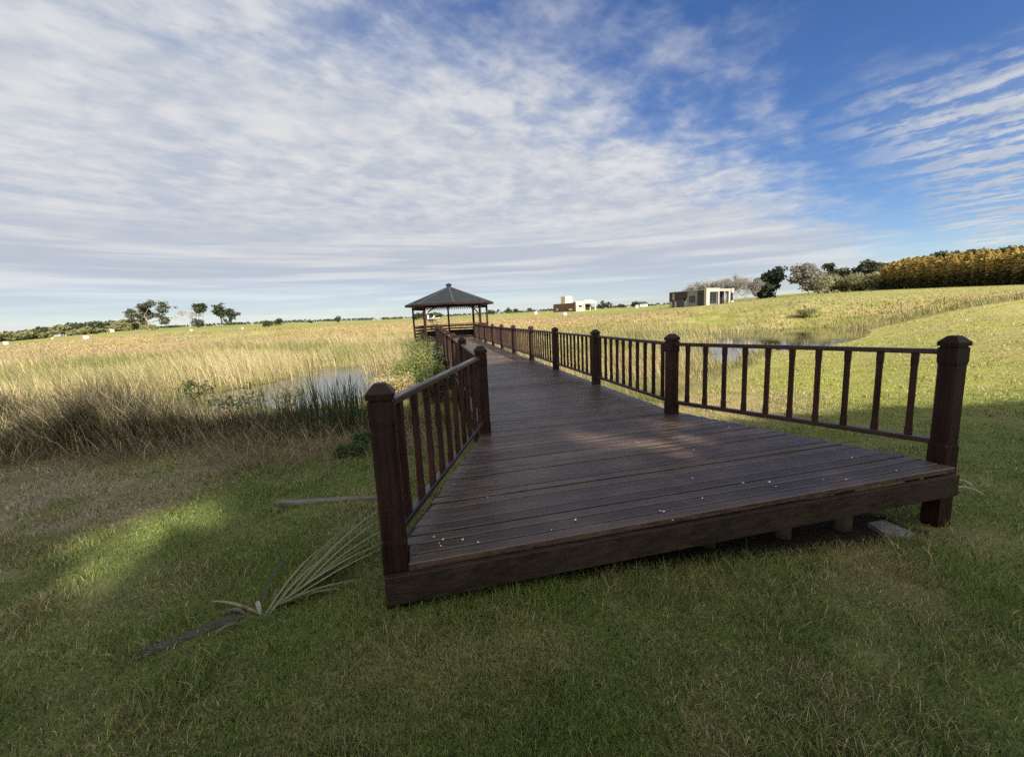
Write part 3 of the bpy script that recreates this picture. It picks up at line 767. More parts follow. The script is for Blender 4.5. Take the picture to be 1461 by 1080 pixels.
def tree_meshes(seed, h, trunk=.3, tr=.035, depth=4, spread=.6, up=.15, ratio=.74, kids=(2, 3), leaves=1500, lsize=.5, clump=.9, cols=((.05, .07, .03), (.09, .11, .045)),
                bark=(.16, .13, .10), flat=1.0, lean=(0, 0), minr=0.0):
    rng = np.random.default_rng(seed); mb = MB(); tips = []
    d = np.array([lean[0], lean[1], 1.0]); d /= np.linalg.norm(d)
    hh = h*trunk; top = np.array([0, 0, -.3])+d*(hh+.3)
    mb.tube([(0, 0, -.3), tuple(np.array([0, 0, -.3])+d*(hh+.3)*.5), tuple(top)], [h*tr*1.25, h*tr, h*tr*.85], 7, bark, False)
    for k in range(max(2, kids[1])):
        nd = d+rng.normal(size=3)*spread*.8; nd[2] = abs(nd[2])*.8+up; nd /= np.linalg.norm(nd)
        grow(mb, top-d*rng.uniform(0, .25)*hh, nd, h*(1-trunk)*.36*rng.uniform(.8, 1.2), h*tr*.62, depth, rng, tips, spread, ratio, up, kids, 5, bark, minr)
    T = np.array([t[0] for t in tips]); zmax = T[:, 2].max() + clump*.5
    k = h/zmax
    V = np.array(mb.v)*np.array([k, k, k]); mb.v = [tuple(p) for p in V]
    out = [(mb.v, mb.f, np.array(mb.c))]
    if leaves:
        T = T*k; i = rng.integers(0, len(T), leaves); cl = rng.uniform(.55, 1.3, len(T))[i][:, None]*clump
        o = rng.normal(size=(leaves, 3)); o /= np.linalg.norm(o, axis=1)[:, None]; o *= (rng.random((leaves, 1))**.5)*cl; o[:, 2] *= .62*flat
        P = T[i]+o; tone = rng.random(len(T))[i]; f = np.clip(tone*.6+rng.random(leaves)*.55-.05, 0, 1)[:, None]
        c = np.array(cols[0])*(1-f)+np.array(cols[1])*f
        out.append(leaf_cards(P, lsize, c, rng))
    return out
def make_tree(name, base, label, cat='tree', group=None, **kw):
    root = empty(name, base, label, cat, group); ms = tree_meshes(**kw)
    o = mesh_from('trunk', ms[0][0], ms[0][1], M_BARK, root, True, ms[0][2])
    if len(ms) > 1: mesh_from('crown', ms[1][0], ms[1][1], M_LEAF, root, False, ms[1][2])
    return root
def dup(root, loc, rz=0.0, sc=(1, 1, 1), label=None):
    r = root.copy(); C.objects.link(r); r.location = loc; r.rotation_euler = (0, 0, rz); r.scale = sc
    if label: r['label'] = label
    for ch in list(root.children):
        c = ch.copy(); C.objects.link(c); c.parent = r
    return r
def rise(px, top, d, base):
    return max(.5, A(px, top, d)[2]-base[2])
def on_ground(px, py, dist, sink=0.0):
    """ground point on the sight line at about that distance"""
    p = A(px, py, dist); return np.array([p[0], p[1], hz(p[0], p[1])-sink])
def make_bush(name, base, label, cat, h, wd, n, ls, cols, seed, flat=.8, group=None, stem=(.12, .09, .06), lobes=9, part='foliage'):
    rng = np.random.default_rng(seed); root = empty(name, base, label, cat, group); mb = MB(); L = []
    for k in range(lobes):
        a = rng.uniform(0, 2*math.pi); rr = wd*.5*math.sqrt(rng.random())*.75; z = h*rng.uniform(.3, .82)*(1-.35*(rr/(wd*.5))**2)
        q = np.array([math.cos(a)*rr, math.sin(a)*rr, z]); L.append((q, rng.uniform(.16, .30)*min(h*1.3, wd)))
        mb.tube([(q[0]*.1, q[1]*.1, -.05), tuple(q*[.5, .5, .55]), tuple(q)], [.03*h**.5, .02*h**.5, .008], 5, stem, False)
    mb.build('stem', M_BARK, root, True)
    P = []; T = []
    for q, r in L:
        m = n//lobes; o = rng.normal(size=(m, 3)); o /= np.linalg.norm(o, axis=1)[:, None]; o *= r*(rng.random((m, 1))**.45); o[:, 2] *= flat
        pp = q+o; pp[:, 2] = np.maximum(pp[:, 2], .02); P.append(pp); T.append(np.full(m, rng.random()))
    P = np.vstack(P); f = np.clip(np.concatenate(T)*.55+rng.random(len(P))*.5, 0, 1)[:, None]
    c = np.array(cols[0])*(1-f)+np.array(cols[1])*f
    V, F, cc = leaf_cards(P, ls, c, rng); mesh_from(part, V, F, M_LEAF, root, False, cc)
    return root
EUC = ((.060, .070, .045), (.150, .158, .100)); DARK = ((.030, .042, .022), (.075, .092, .042)); OLIVE = ((.12, .125, .055), (.28, .27, .125)); SILV = ((.13, .125, .10), (.27, .26, .21))

# --- left skyline
p = on_ground(213, 468, 230); make_tree('eucalyptus_tree', p, 'broad grey-green eucalyptus with flat spreading crown on the left skyline', seed=24, h=rise(213, 427, 230, p), trunk=.22, depth=5, spread=.75, up=.10, leaves=3300, lsize=.55, clump=1.7, cols=EUC, flat=.75, bark=(.30, .27, .22), tr=.022)
p = on_ground(270, 468, 230); make_tree('bare_tree', p, 'leafless grey tree with thin bare branches right of the eucalyptus', seed=5, h=rise(270, 436, 230, p), trunk=.2, depth=6, spread=.5, up=.2, kids=(2, 3), leaves=0, bark=(.36, .33, .29), tr=.014, minr=.05)
p = on_ground(293, 466, 225); make_tree('slender_tree', p, 'thin half-bare tree with one narrow leafy column between bare branches', seed=9, h=rise(293, 432, 225, p), trunk=.25, depth=4, spread=.30, up=.5, kids=(2, 3), leaves=1100, lsize=.6, clump=1.25, cols=DARK, bark=(.30, .27, .23), tr=.014, minr=.05)
p = on_ground(316, 466, 225); make_tree('dark_leafy_tree', p, 'dense dark green tree with a lobe leaning to the right on the left skyline', seed=14, h=rise(316, 433, 225, p), trunk=.16, depth=4, spread=.55, up=.2, leaves=2300, lsize=.5, clump=1.45, cols=DARK, tr=.02, lean=(.06, 0))
for i, (px, py, d, h, w, lab, cols) in enumerate([
        (283, 468, 220, 453, 5.0, 'low dark bush at the foot of the half-bare slender tree', DARK),
        (218, 478, 190, 463, 6.5, 'round olive bush in front of the eucalyptus trunk', OLIVE),
        (136, 481, 200, 471, 4.2, 'dark round bush in the field beside the white box', DARK),
        (183, 478, 215, 466, 4.0, 'small olive bush at the foot of the far wood', OLIVE),
        (384, 467, 170, 456, 4.0, 'round dark green bush, left one of the pair on the meadow edge', DARK),
        (401, 463, 190, 453, 4.8, 'dark green bush, right one of the pair on the meadow edge', DARK),
        (482, 460, 190, 451, 3.6, 'lone dark bush on the skyline left of the gazebo', DARK),
        (443, 461, 260, 457, 3.2, 'tiny bush on the skyline between the bush pair and the gazebo', DARK)]):
    b_ = on_ground(px, py, d); make_bush('bush', b_, lab, 'bush', rise(px, h, d, b_), w, 700, .32, cols, 100+i)
# far wood at the left edge: many trees of a few shapes
def far_wood():
    protos = []
    rng = random.Random(2)
    lab = 'tree in the low dark wood on the far left skyline'
    k = 0
    for i in range(64):
        px = rng.uniform(-60, 212); 
        if rng.random() < .25: px = rng.uniform(-60, 60)
        t = np.interp(px, [-60, 30, 60, 110, 170, 212], [476, 474, 466, 460, 456.5, 455])+rng.uniform(-1.0, 2.5)
        d = rng.uniform(255, 330); base = on_ground(px, 478, d)
        q = A(px, t, d); h = max(2.5, q[2]-base[2]) if px > 25 else rng.uniform(3, 5)
        if k < 4:
            cols = [DARK, EUC, ((.035, .05, .022), (.09, .10, .04)), OLIVE][k]
            protos.append(make_tree('wood_tree', base, lab, 'tree', 'trees of the far wood on the left', seed=300+k, h=10, trunk=.14, depth=3, spread=.7, up=.15, leaves=520, lsize=1.15, clump=2.6, cols=cols, tr=.02))
            protos[-1].scale = (h/10*1.15,)*2+(h/10,)
        else:
            s = h/10; dup(protos[rng.choice([0, 0, 1, 2, 2, 3])], base, rng.uniform(0, 6.28), (s*1.2, s*1.2, s))
        k += 1
    sp = None
    for i in range(26):
        px = rng.uniform(-40, 205); base = on_ground(px, 480, rng.uniform(235, 262)); s = rng.uniform(.7, 1.3)
        if sp is None: sp = make_bush('scrub_bush', base, 'pale olive scrub bush along the foot of the far left wood', 'bush', 3.0, 6.5, 420, .7, OLIVE, 140, group='scrub below the far wood')
        else: dup(sp, base, rng.uniform(0, 6.28), (s*1.2, s*1.2, s))
far_wood()
# --- thin line of trees on the horizon
def horizon_line():
    rng = np.random.default_rng(77); P = []; c = []
    for px in np.arange(215, 960, .6):
        y = np.interp(px, [215, 330, 400, 560, 745, 850, 950], [471, 465.5, 462, 456.5, 447, 441.5, 437])
        for k in range(3):
            if rng.random() > .25+.75*math.sin(px*.07)**2: continue
            q = on_ground(px+rng.uniform(-.4, .4), y, 560+rng.uniform(-30, 30)); q[2] += rng.uniform(.2, 2.6); P.append(q); c.append(rng.uniform(.7, 1.3)*np.array([.045, .062, .035]))
    V, F, cc = leaf_cards(np.array(P), 1.9, np.array(c), rng)
    tag(mesh_from('treeline', V, F, M_LEAF, None, False, cc), kind='stuff', label='thin dark line of distant trees along the horizon')
horizon_line()
# --- right: bare grey trees, dark pines, silver tree, olive scrub, tall eucalypts
BG = 'bare grey trees behind the houses'
for i, (px, h, lab) in enumerate([(984, 402, 'bare pale grey tree behind the left end of the flat-roofed house'), (1001, 396, 'bare pale grey tree rising behind the chimneys of the flat-roofed house'), (1017, 398, 'low bare grey tree behind the middle of the flat-roofed house'),
                                  (1034, 394, 'bare grey tree just behind the right end of the flat-roofed house'), (1050, 389, 'tall bare grey tree standing right of the flat-roofed house'), (1062, 391, 'bare grey tree between the tall one and the dark evergreens'),
                                  (1075, 394, 'bare grey tree touching the dark evergreens')]):
    b_ = on_ground(px, 432, 128); make_tree('bare_tree', b_, lab, 'tree', BG, seed=440+i*3, h=rise(px, h, 128, b_), trunk=.10, depth=6, spread=.50, up=.30, kids=(3, 3), ratio=.76, leaves=1500, lsize=.16, clump=.75, cols=((.19, .172, .15), (.32, .295, .255)), bark=(.36, .33, .285), tr=.013, minr=.025)
p = on_ground(1106, 425, 140); make_tree('dark_evergreen_tree', p, 'dark evergreen with a high round top between the bare trees and the silvery tree', seed=31, h=rise(1106, 383, 140, p), trunk=.12, depth=5, spread=.6, up=.2, leaves=5200, lsize=.6, clump=1.5, cols=((.012, .020, .018), (.045, .060, .038)), tr=.02)
p = on_ground(1091, 425, 142); make_tree('dark_evergreen_tree', p, 'lower dark evergreen left of the round-topped one', seed=33, h=rise(1091, 389, 142, p), trunk=.1, depth=4, spread=.65, up=.15, leaves=3600, lsize=.6, clump=1.6, cols=((.012, .020, .018), (.045, .060, .038)), tr=.02)
p = on_ground(1153, 421, 138); make_tree('silvery_tree', p, 'wide silvery grey tree with fine pale twigs right of the dark evergreen', seed=36, h=rise(1153, 376, 138, p), trunk=.10, depth=6, spread=.62, up=.16, kids=(2, 3), ratio=.78, leaves=5200, lsize=.42, clump=1.15, cols=SILV, bark=(.40, .37, .31), tr=.014, minr=.03)
for i, (px, py, h, w, d, lab, cols) in enumerate([
        (1180, 419, 392, 9, 136, 'grey-olive bush at the right foot of the silvery tree', ((.20, .20, .12), (.40, .37, .25))),
        (1203, 417.5, 390, 9, 140, 'olive bush between the silvery tree and the tall eucalypt', OLIVE),
        (1226, 416, 388, 10, 138, 'broad olive bush below the tall eucalypt', ((.17, .17, .08), (.34, .32, .17))),
        (1247, 415, 389, 8, 140, 'pale olive bush next to the golden plantation', ((.22, .21, .10), (.40, .37, .20)))]):
    b_ = on_ground(px, py, d); make_bush('large_bush', b_, lab, 'bush', rise(px, h, d, b_), w, 3600, .3, cols, 500+i, .9, lobes=16)
for i, (px, top, d, lab, dp) in enumerate([
        (1237, 371, 175, 'tall eucalypt with open layered crown left of the golden plantation', 5), (1186, 376, 175, 'eucalypt crown rising behind the silvery tree', 4), (1256, 377, 178, 'eucalypt with thin crown at the left edge of the golden plantation', 4),
        (1318, 363, 165, 'dark flat-topped eucalypt behind the golden plantation, leftmost one over it', 4), (1345, 360, 165, 'dark eucalypt top just right of the leftmost one over the plantation', 4),
        (1372, 357, 160, 'dark eucalypt with wide top over the middle of the plantation', 4), (1412, 355, 160, 'lone small eucalypt top over the right half of the plantation', 4), (1447, 352, 155, 'dark eucalypt over the right end of the plantation', 4), (1475, 350, 155, 'dark eucalypt at the very right edge of the picture', 4)]):
    b_ = on_ground(px, 410, d); h = (A(px, top, d)[2]-b_[2])*1.03
    make_tree('eucalypt_tree', b_, lab, 'tree', 'eucalypts on the right', seed=600+i, h=h, trunk=.35, depth=dp, spread=.7, up=.12, leaves=2600, lsize=.62, clump=1.7, cols=((.028, .036, .022), (.085, .095, .05)), flat=.7, bark=(.25, .21, .17), tr=.018)
def plantation():
    rng = random.Random(8); protos = []
    lab = 'slim golden-topped tree in the dense autumn plantation on the right'; grp = 'golden plantation trees'
    a = A(1262, 413, 150); b = A(1461, 404, 118); d = (b-a); n = 46
    L = np.linalg.norm(d[:2])*1.5; dn = d/np.linalg.norm(d[:2]); nn = np.array([-dn[1], dn[0], 0]); nn = nn if nn[1] > 0 else -nn
    k = 0
    for row in range(4):
        for i in range(42):
            s = (i+.5*(row % 2))/42*L+rng.uniform(-.5, .5); q = a+dn*s+nn*(row*2.6+rng.uniform(-.4, .4)); base = np.array([q[0], q[1], hz(q[0], q[1])])
            if to_px(base)[0] < 1259: continue
            px_ = to_px(base)[0]; h = rise(px_, np.interp(px_, [1262, 1290, 1461, 1600], [380, 373, 358, 349]), math.hypot(q[0], q[1]), base)*rng.uniform(.90, 1.15)
            if k < 5:
                r2 = np.random.default_rng(700+k); root = empty('golden_tree', base, lab, 'tree', grp); mb = MB()
                mb.tube([(0, 0, -.3), (.05, 0, 4), (0, .05, 9.3)], [.12, .09, .02], 6, (.2, .17, .13), False)
                m = 1900; z = r2.uniform(.35, 9.9, m); wv = np.interp(z, [0, 1, 4, 7.5, 10], [.6, .95, 1.05, .8, .08])*r2.uniform(.7, 1.1, m); an = r2.uniform(0, 6.283, m); rr = wv*np.sqrt(r2.random(m))
                P = np.stack([rr*np.cos(an), rr*np.sin(an), z], -1)
                for t in range(16):
                    zz = 1+t*.52; aa = t*2.4; e = 1.1*np.interp(zz, [0, 4, 10], [.9, 1.1, .2]); mb.tube([(0, 0, zz-.5), (math.cos(aa)*e, math.sin(aa)*e, zz+.4)], [.03, .012], 3, (.2, .17, .13), False)
                mb.build('trunk', M_BARK, root, True)
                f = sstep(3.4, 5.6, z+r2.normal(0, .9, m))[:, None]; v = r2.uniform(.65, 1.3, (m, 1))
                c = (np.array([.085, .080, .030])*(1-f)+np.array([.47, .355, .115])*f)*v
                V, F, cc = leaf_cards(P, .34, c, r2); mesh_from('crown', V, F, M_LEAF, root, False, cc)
                root.scale = (1, 1, h/10); protos.append(root)
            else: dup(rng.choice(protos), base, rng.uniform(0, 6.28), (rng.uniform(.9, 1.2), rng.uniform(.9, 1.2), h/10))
            k += 1
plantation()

# ------------------------------------------------------------------ houses
def house_frame(px, py, dist, pxr, pxl, az=30.5):
    """corner nearest the viewer; e1 along the sunlit front to the right, e2 along the shaded side"""
    c = A(px, py, dist); t = math.radians(az)
    e1 = np.array([math.cos(t), math.sin(t), 0]); e2 = np.array([-math.sin(t), math.cos(t), 0])
    def solve(e, target):
        lo, hi = .5, 60
        for _ in range(50):
            m = (lo+hi)/2
            if (to_px(c+e*m)[0] > target) == (e is e1): hi = m
            else: lo = m
        return m
    return c, e1, e2, solve(e1, pxr), solve(e2, pxl)
ZU = np.array([0, 0, 1.])
def hbox(mb, c, e1, e2, x0, x1, y0, y1, z0, z1, ch=0.0): mb.box(c+e1*x0+e2*y0+ZU*z0, e1*(x1-x0), e2*(y1-y0), ZU*(z1-z0), ch=ch)
def part(name, mat, root, c, e1, e2, *boxes):
    mb = MB()
    for b in boxes: hbox(mb, c, e1, e2, *b)
    return mb.build(name, mat, root)
M_PALE = mat_plain('pale_render', (.31, .285, .25), .8, .1, 1.5)
def flat_house():
    c, e1, e2, L1, L2 = house_frame(1007.5, 435.5, 88, 1047, 953)
    h = A(1007, 411.2, 88)[2]-c[2]
    root = empty('flat_roofed_house', c, 'modern flat-roofed house with dark cladding and pale portico below the bare trees', 'house')
    W_ = lambda *bx: part('wall', M_GREYREN, root, c, e1, e2, *bx)
    h2 = h*.93
    # rear wing along the shaded side: grey block near, dark clad wing farther
    W_((0.3, L1*.95, L2*.24, L2*.5, -1, h2))
    part('wall', M_PALE, root, c, e1, e2, (0.5, L1*.9, L2*.5+.01, L2, -1, h*.34), (.5, L1*.9, L2*.86, L2*.92, h*.34, h*.86), (.5, L1*.9, L2*.5+.01, L2*.55, h*.34, h*.86))
    part('upper_cladding', M_DARKWALL, root, c, e1, e2, (.42, L1*.92, L2*.5+.02, L2*.86, h*.50, h*.90), (.42, L1*.92, L2*.92, L2+.02, h*.34, h*.90))
    f = part('window', M_DARKWALL, root, c, e1, e2, (.20, .32, L2*.30, L2*.44, h*.22, h*.60)); part('pane', M_GLASS, f, c, e1, e2, (.17, .19, L2*.31, L2*.365, h*.25, h*.57), (.17, .19, L2*.375, L2*.43, h*.25, h*.57))
    f = part('window', M_DARKWALL, root, c, e1, e2, (.45, .52, L2*.60, L2*.80, -.2, h*.48)); part('pane', M_GLASS, f, c, e1, e2, (.42, .44, L2*.61, L2*.70, 0, h*.46), (.42, .44, L2*.71, L2*.79, 0, h*.46))
    part('door', M_DARKWALL, root, c, e1, e2, (.44, .50, L2*.86+.05, L2*.92-.05, -.3, h*.44))
    # dark recess at the corner, then the pale portico
    part('recess', M_DARKWALL, root, c, e1, e2, (.25, L1*.118, L2*.06, L2*.24-.02, -1, h*.92), (.3, L1*.93, L2*.20, L2*.235, -1, h*.90))
    part('portico', M_PALE, root, c, e1, e2, (0, L1*.12, 0, L2*.055, -1, h*.78), (L1*.42, L1*.46, 0, L2*.05, -1, h*.78), (0, L1*.46, 0, L2*.058, h*.78, h))
    part('pillar', M_PALE, root, c, e1, e2, (L1*.80, L1*.86, 0, L2*.055, -1, h*.80))
    part('end_wall', M_PALE, root, c, e1, e2, (L1*.9, L1, 0, L2*.05, -1, h*.22), (L1*.9, L1, 0, L2*.05, h*.70, h*.97), (L1*.9, L1, L2*.046, L2*.05, h*.22, h*.70))
    part('portico_beam', mat_plain('taupe_render', (.30, .26, .23), .85, .1), root, c, e1, e2, (L1*.46+.01, L1*.88, -.02, L2*.05, h*.80+.01, h*.95))
    f = part('window', M_GREYREN, root, c, e1, e2, (L1*.12+.02, L1*.42-.02, L2*.035, L2*.05, -.5, h*.76)); part('pane', M_GLASS, f, c, e1, e2, (L1*.14, L1*.27, L2*.03, L2*.034, .2, h*.72), (L1*.28, L1*.40, L2*.03, L2*.034, .2, h*.72))
    f = part('window', M_DARKWALL, root, c, e1, e2, (L1*.9, L1*.99, L2*.02, L2*.045, h*.22+.01, h*.70-.01)); part('pane', M_GLASS, f, c, e1, e2, (L1*.915, L1*.975, L2*.012, L2*.018, h*.26, h*.66))
    r = part('roof', M_PALE, root, c, e1, e2, (.2, L1*.97, L2*.055+.02, L2*.98, h*.90, h*.945))
    part('chimney', M_DARKWALL, r, c, e1, e2, (L1*.30, L1*.36, L2*.35, L2*.38, h*.945, h*1.12), (L1*.2, L1*.24, L2*.5, L2*.53, h*.945, h*1.08))
    localise(root)
flat_house()
def cream_house():
    c, e1, e2, L1, L2 = house_frame(822, 443.7, 126, 851, 789.5, 24)
    h = A(822, 431, 126)[2]-c[2]
    root = empty('cream_house', c, 'low cream house with a square water tower and shaded brown side wall', 'house')
    part('wall', M_BROWNWALL, root, c, e1, e2, (.05, L1*.36, .22, 1.84, -1, h*.93), (.05, L1*.93, 1.85, L2, -1, h*.93))
    part('wall', M_CREAM, root, c, e1, e2, (0, L1*.36, 0, .2, -1, h), (L1*.36, L1*.86, 1.6, 1.8, -1, h*.75), (0, L1*.86, .22, 1.58, h*.98, h*1.06))
    part('porch_beam', M_CREAM, root, c, e1, e2, (L1*.36+.01, L1*.86, .0, .3, h*.78, h*1.16), (L1*.86+.01, L1, 0, .25, h*.80, h*.98))
    part('porch_post', M_CREAM, root, c, e1, e2, (L1*.40, L1*.44, .02, .25, -1, h*.78)); part('porch_post', M_CREAM, root, c, e1, e2, (L1*.93, L1*.97, .02, .22, -1, h*.80))
    f = part('window', M_CREAM, root, c, e1, e2, (L1*.10, L1*.30, -.05, -.01, h*.38, h*.66)); part('pane', M_GLASS, f, c, e1, e2, (L1*.115, L1*.285, -.09, -.06, h*.41, h*.63))
    part('window', M_GLASS, root, c, e1, e2, (L1*.5, L1*.82, 1.5, 1.58, .1, h*.66))
    f = part('window', M_WHITE, root, c, e1, e2, (-.03, .04, L2*.15, L2*.3, h*.1, h*.30)); part('window', M_WHITE, root, c, e1, e2, (-.03, .04, L2*.78, L2*.85, h*.15, h*.42))
    r = part('roof', M_CREAM, root, c, e1, e2, (.1, L1*.9, 1.62, L2-.1, h*.93, h*.965))
    part('water_tower', M_CREAM, root, c, e1, e2, (.5, 3.0, L2*.5, L2*.5+2.6, h*.965, h*1.78))
    localise(root)
cream_house()
def white_house():
    c, e1, e2, L1, L2 = house_frame(607, 455.5, 165, 627.5, 598, 20); h = A(605, 446.5, 165)[2]-c[2]
    root = empty('white_house', c, 'low white house seen between the left posts of the gazebo', 'house')
    part('wall', M_CREAM, root, c, e1, e2, (0, L1*.98, 0, L2*.6, -1, h*.75)); part('wall', M_WHITE, root, c, e1, e2, (L1*.1, L1*.55, -1.0, -.02, -1, h*1.05))
    f = part('window', M_WHITE, root, c, e1, e2, (L1*.6, L1*.9, -.1, -.02, h*.1, h*.55)); part('pane', M_GLASS, f, c, e1, e2, (L1*.63, L1*.87, -.14, -.11, h*.14, h*.5))
    f = part('window', M_WHITE, root, c, e1, e2, (L1*.2, L1*.45, -1.1, -1.02, h*.1, h*.6)); part('pane', M_GLASS, f, c, e1, e2, (L1*.22, L1*.43, -1.14, -1.11, h*.14, h*.55))
    part('roof', M_WHITE, root, c, e1, e2, (-.2, L1, -.15, L2*.62, h*.75+.005, h*.84)); localise(root)
    for i, (px, w, lab) in enumerate([(616, 8, 'dark bushy shrub in front of the white house by the gazebo'), (594, 5, 'dark shrub left of the white house by the gazebo')]):
        make_bush('shrub', on_ground(px, 457, 150), lab, 'shrub', 3.0, w, 500, .5, DARK, 800+i)
white_house()
def far_cottage():
    c, e1, e2, L1, L2 = house_frame(914, 437.5, 230, 925, 903, 25); h = A(914, 433.8, 230)[2]-c[2]
    root = empty('cottage', c, 'far cottage with dark grey gabled roof left of the flat-roofed house', 'house')
    part('wall', M_WHITE, root, c, e1, e2, (0, L1*.9, 0, L2*.7, -1, h))
    mb = MB(); a = [c+e1*x+e2*y+ZU*h*1.004 for x, y in ((-.4, -.4), (L1, -.4), (L1, L2*.75), (-.4, L2*.75))]; rd = [c+e1*-.2+e2*L2*.35+ZU*h*1.9, c+e1*(L1-.2)+e2*L2*.35+ZU*h*1.9]
    mb.add(a+rd, [(0, 1, 5, 4), (2, 3, 4, 5), (1, 2, 5), (3, 0, 4), (3, 2, 1, 0)]); mb.build('roof', M_DARKWALL, root)
    f = part('window', M_GLASS, root, c, e1, e2, (L1*.2, L1*.4, -.08, -.02, h*.2, h*.7)); localise(root)
far_cottage()
for i, (px, py, d, h, w, lab) in enumerate([(858, 441, 190, 5.0, 14, 'dark bush mass just right of the cream house'), (888, 438.5, 220, 3.2, 6, 'small dark bush on the skyline between the cream house and the cottage'), (906, 437.5, 210, 4.5, 7, 'dark bush at the left end of the far cottage'),
                                            (725, 447, 260, 5, 9, 'dark bush on the skyline right of the gazebo, nearest to it'), (705, 449, 220, 4.5, 12, 'low dark bush right behind the right gazebo post'), (736, 446, 280, 4, 7, 'small dark bush on the skyline, second right of the gazebo'), (757, 445, 270, 4, 9, 'dark bush on the skyline beside the white box')]):
    make_bush('bush', on_ground(px, py, d), lab, 'bush', h*.7, w*.75, 500, .45, DARK, 860+i)
def utility_box(px, py, d, w, h, lab):
    w *= .6; h *= .65; b = on_ground(px, py, d); mb = MB(); root = empty('utility_box', b, lab, 'utility box', 'white boxes in the fields')
    for nm, bx in (('body', ((-w/2, -w*.3, -.2), (w, 0, 0), (0, w*.6, 0), (0, 0, h*.9+.2))), ('lid', ((-w*.56, -w*.36, h*.9+.003), (w*1.12, 0, 0), (0, w*.72, 0), (0, 0, h*.1)))):
        mb = MB(); mb.box(*bx, ch=.03); mb.build(nm, M_WHITE, root)
    return root
for a in [(806, 444.5, 95, 1.1, .95, 'white box in the field in front of the cream house'), (908.5, 438, 150, 1.4, 1.5, 'white box in front of the far cottage'), (764.5, 446.5, 120, 1.2, 1.2, 'white box standing right of the gazebo'),
          (123, 482, 135, 1.5, 1.1, 'bright white box left of the dark round bush'), (8, 488, 140, 1.2, 1.1, 'white box at the far left edge of the field'), (273, 470.5, 150, 1.1, .7, 'pinkish white box below the leafless tree'), (346, 467, 150, .9, .7, 'small white box between the dark leafy tree and the bush pair'),
          (75, 484, 170, .7, .6, 'tiny white box between the two larger boxes at far left'), (160, 476, 235, 2.6, 1.9, 'wide low white block at the foot of the far wood')]:
    utility_box(*a)

# ------------------------------------------------------------------ plants by the boardwalk and pond
def ribbon(mb, pts, w, c, side=None):
    pts = [np.asarray(p, float) for p in pts]; n = len(pts); V = []; F = []
    for i, p in enumerate(pts):
        d = pts[min(i+1, n-1)]-pts[max(i-1, 0)]; s = np.cross(d, (0, 0, 1)); s /= np.linalg.norm(s)+1e-9; t = i/(n-1); ww = w*(math.sin(math.pi*min(1, .12+t*.88))**.6+.08)/2
        V += [p-s*ww+np.array([0, 0, ww*.5]), p, p+s*ww+np.array([0, 0, ww*.5])]
    for i in range(n-1):
        for k in (0, 1): F.append((i*3+k, i*3+k+1, i*3+k+4, i*3+k+3))
    mb.add(V, F, c)
def bez(a, b, c, n=12):
    a, b, c = [np.asarray(q, float) for q in (a, b, c)]; return [a*(1-t)**2+2*b*t*(1-t)+c*t*t for t in np.linspace(0, 1, n)]
def flax():
    b = U(378, 880, -.27); b[2] = hz(b[0], b[1]); root = empty('flax_plant', b, 'strap-leaved plant on the lawn, its pale green leaves arching over to the left end post', 'plant')
    mb = MB(); rng = random.Random(6)
    ends = [((545, 763), .10, .10, (.13, .17, .08)), ((548, 772), .02, .15, (.26, .29, .17)), ((550, 778), .0, .20, (.12, .16, .07)), ((548, 752), .16, .26, (.22, .26, .15)), ((552, 789), -.05, .10, (.28, .30, .19)), ((535, 750), .2, .20, (.17, .21, .11)), ((470, 800), .10, .2, (.20, .22, .14))]
    for (e, ez, hm, c) in ends:
        q = U(*e, -.2); q[2] = -.13+ez*.5; s = b+np.array([rng.uniform(-.05, .05), rng.uniform(-.05, .05), -.02]); m = s*.5+q*.5+np.array([0, 0, .03+hm*.34])
        for rep in range(rng.choice([1, 2, 3])):
            jj = np.array([rng.uniform(-.03, .03), rng.uniform(-.03, .03), rng.uniform(-.05, .02)])*rep; ribbon(mb, bez(s+jj*.5, m+jj*1.5, q+jj*2, 14), .017*rng.uniform(.7, 1.15), tuple(np.array(c)*rng.uniform(.75, 1.15)*np.array([1.1, 1.0, .9])))
    for (e, h, c) in [((412, 800), .12, (.10, .09, .06)), ((520, 838), .08, (.17, .19, .12)), ((490, 852), .06, (.15, .18, .08)), ((300, 868), .05, (.30, .26, .16)), ((430, 850), .02, (.25, .24, .16))]:
        q = U(*e, -.27); q[2] = hz(q[0], q[1])+.04; s = b+np.array([rng.uniform(-.06, .06), rng.uniform(-.06, .06), 0]); ribbon(mb, bez(s, (s+q)/2+np.array([0, 0, h]), q, 10), .018, c)
    mb.build('leaves', M_REED, root, fix=False)
    mb = MB()
    for k in range(6):
        a = rng.uniform(0, 6.28); r = rng.uniform(.03, .12); s = b+np.array([math.cos(a)*r, math.sin(a)*r, -.03]); ribbon(mb, bez(s, s+np.array([math.cos(a)*.05, math.sin(a)*.05, .12]), s+np.array([math.cos(a)*.16, math.sin(a)*.16, .03]), 6), .022, (.17, .14, .095))
    ribbon(mb, bez(b+np.array([-.02, 0, 0]), b+np.array([-.03, .0, .08]), b+np.array([-.05, .03, .07]), 6), .022, (.38, .38, .31))
    mb.build('dead_leaf_base', M_REED, root, fix=False); localise(root)
flax()
def board(p, q, w, t, lab, mat=M_GREYBOARD, lift=.0):
    a = U(*p); c = U(*q); a[2] = hz(a[0], a[1]); c[2] = hz(c[0], c[1])
    root = MB(); root.beam(a+[0, 0, t/2+lift], c+[0, 0, t/2+lift], w, t, ch=.004); o = root.build('wooden_board', mat); tag(o, lab, 'board')
    return o
board((398, 724, -.37), (545, 704, -.34), .07, .045, 'narrow weathered board lying in the grass left of the end post', lift=.01)
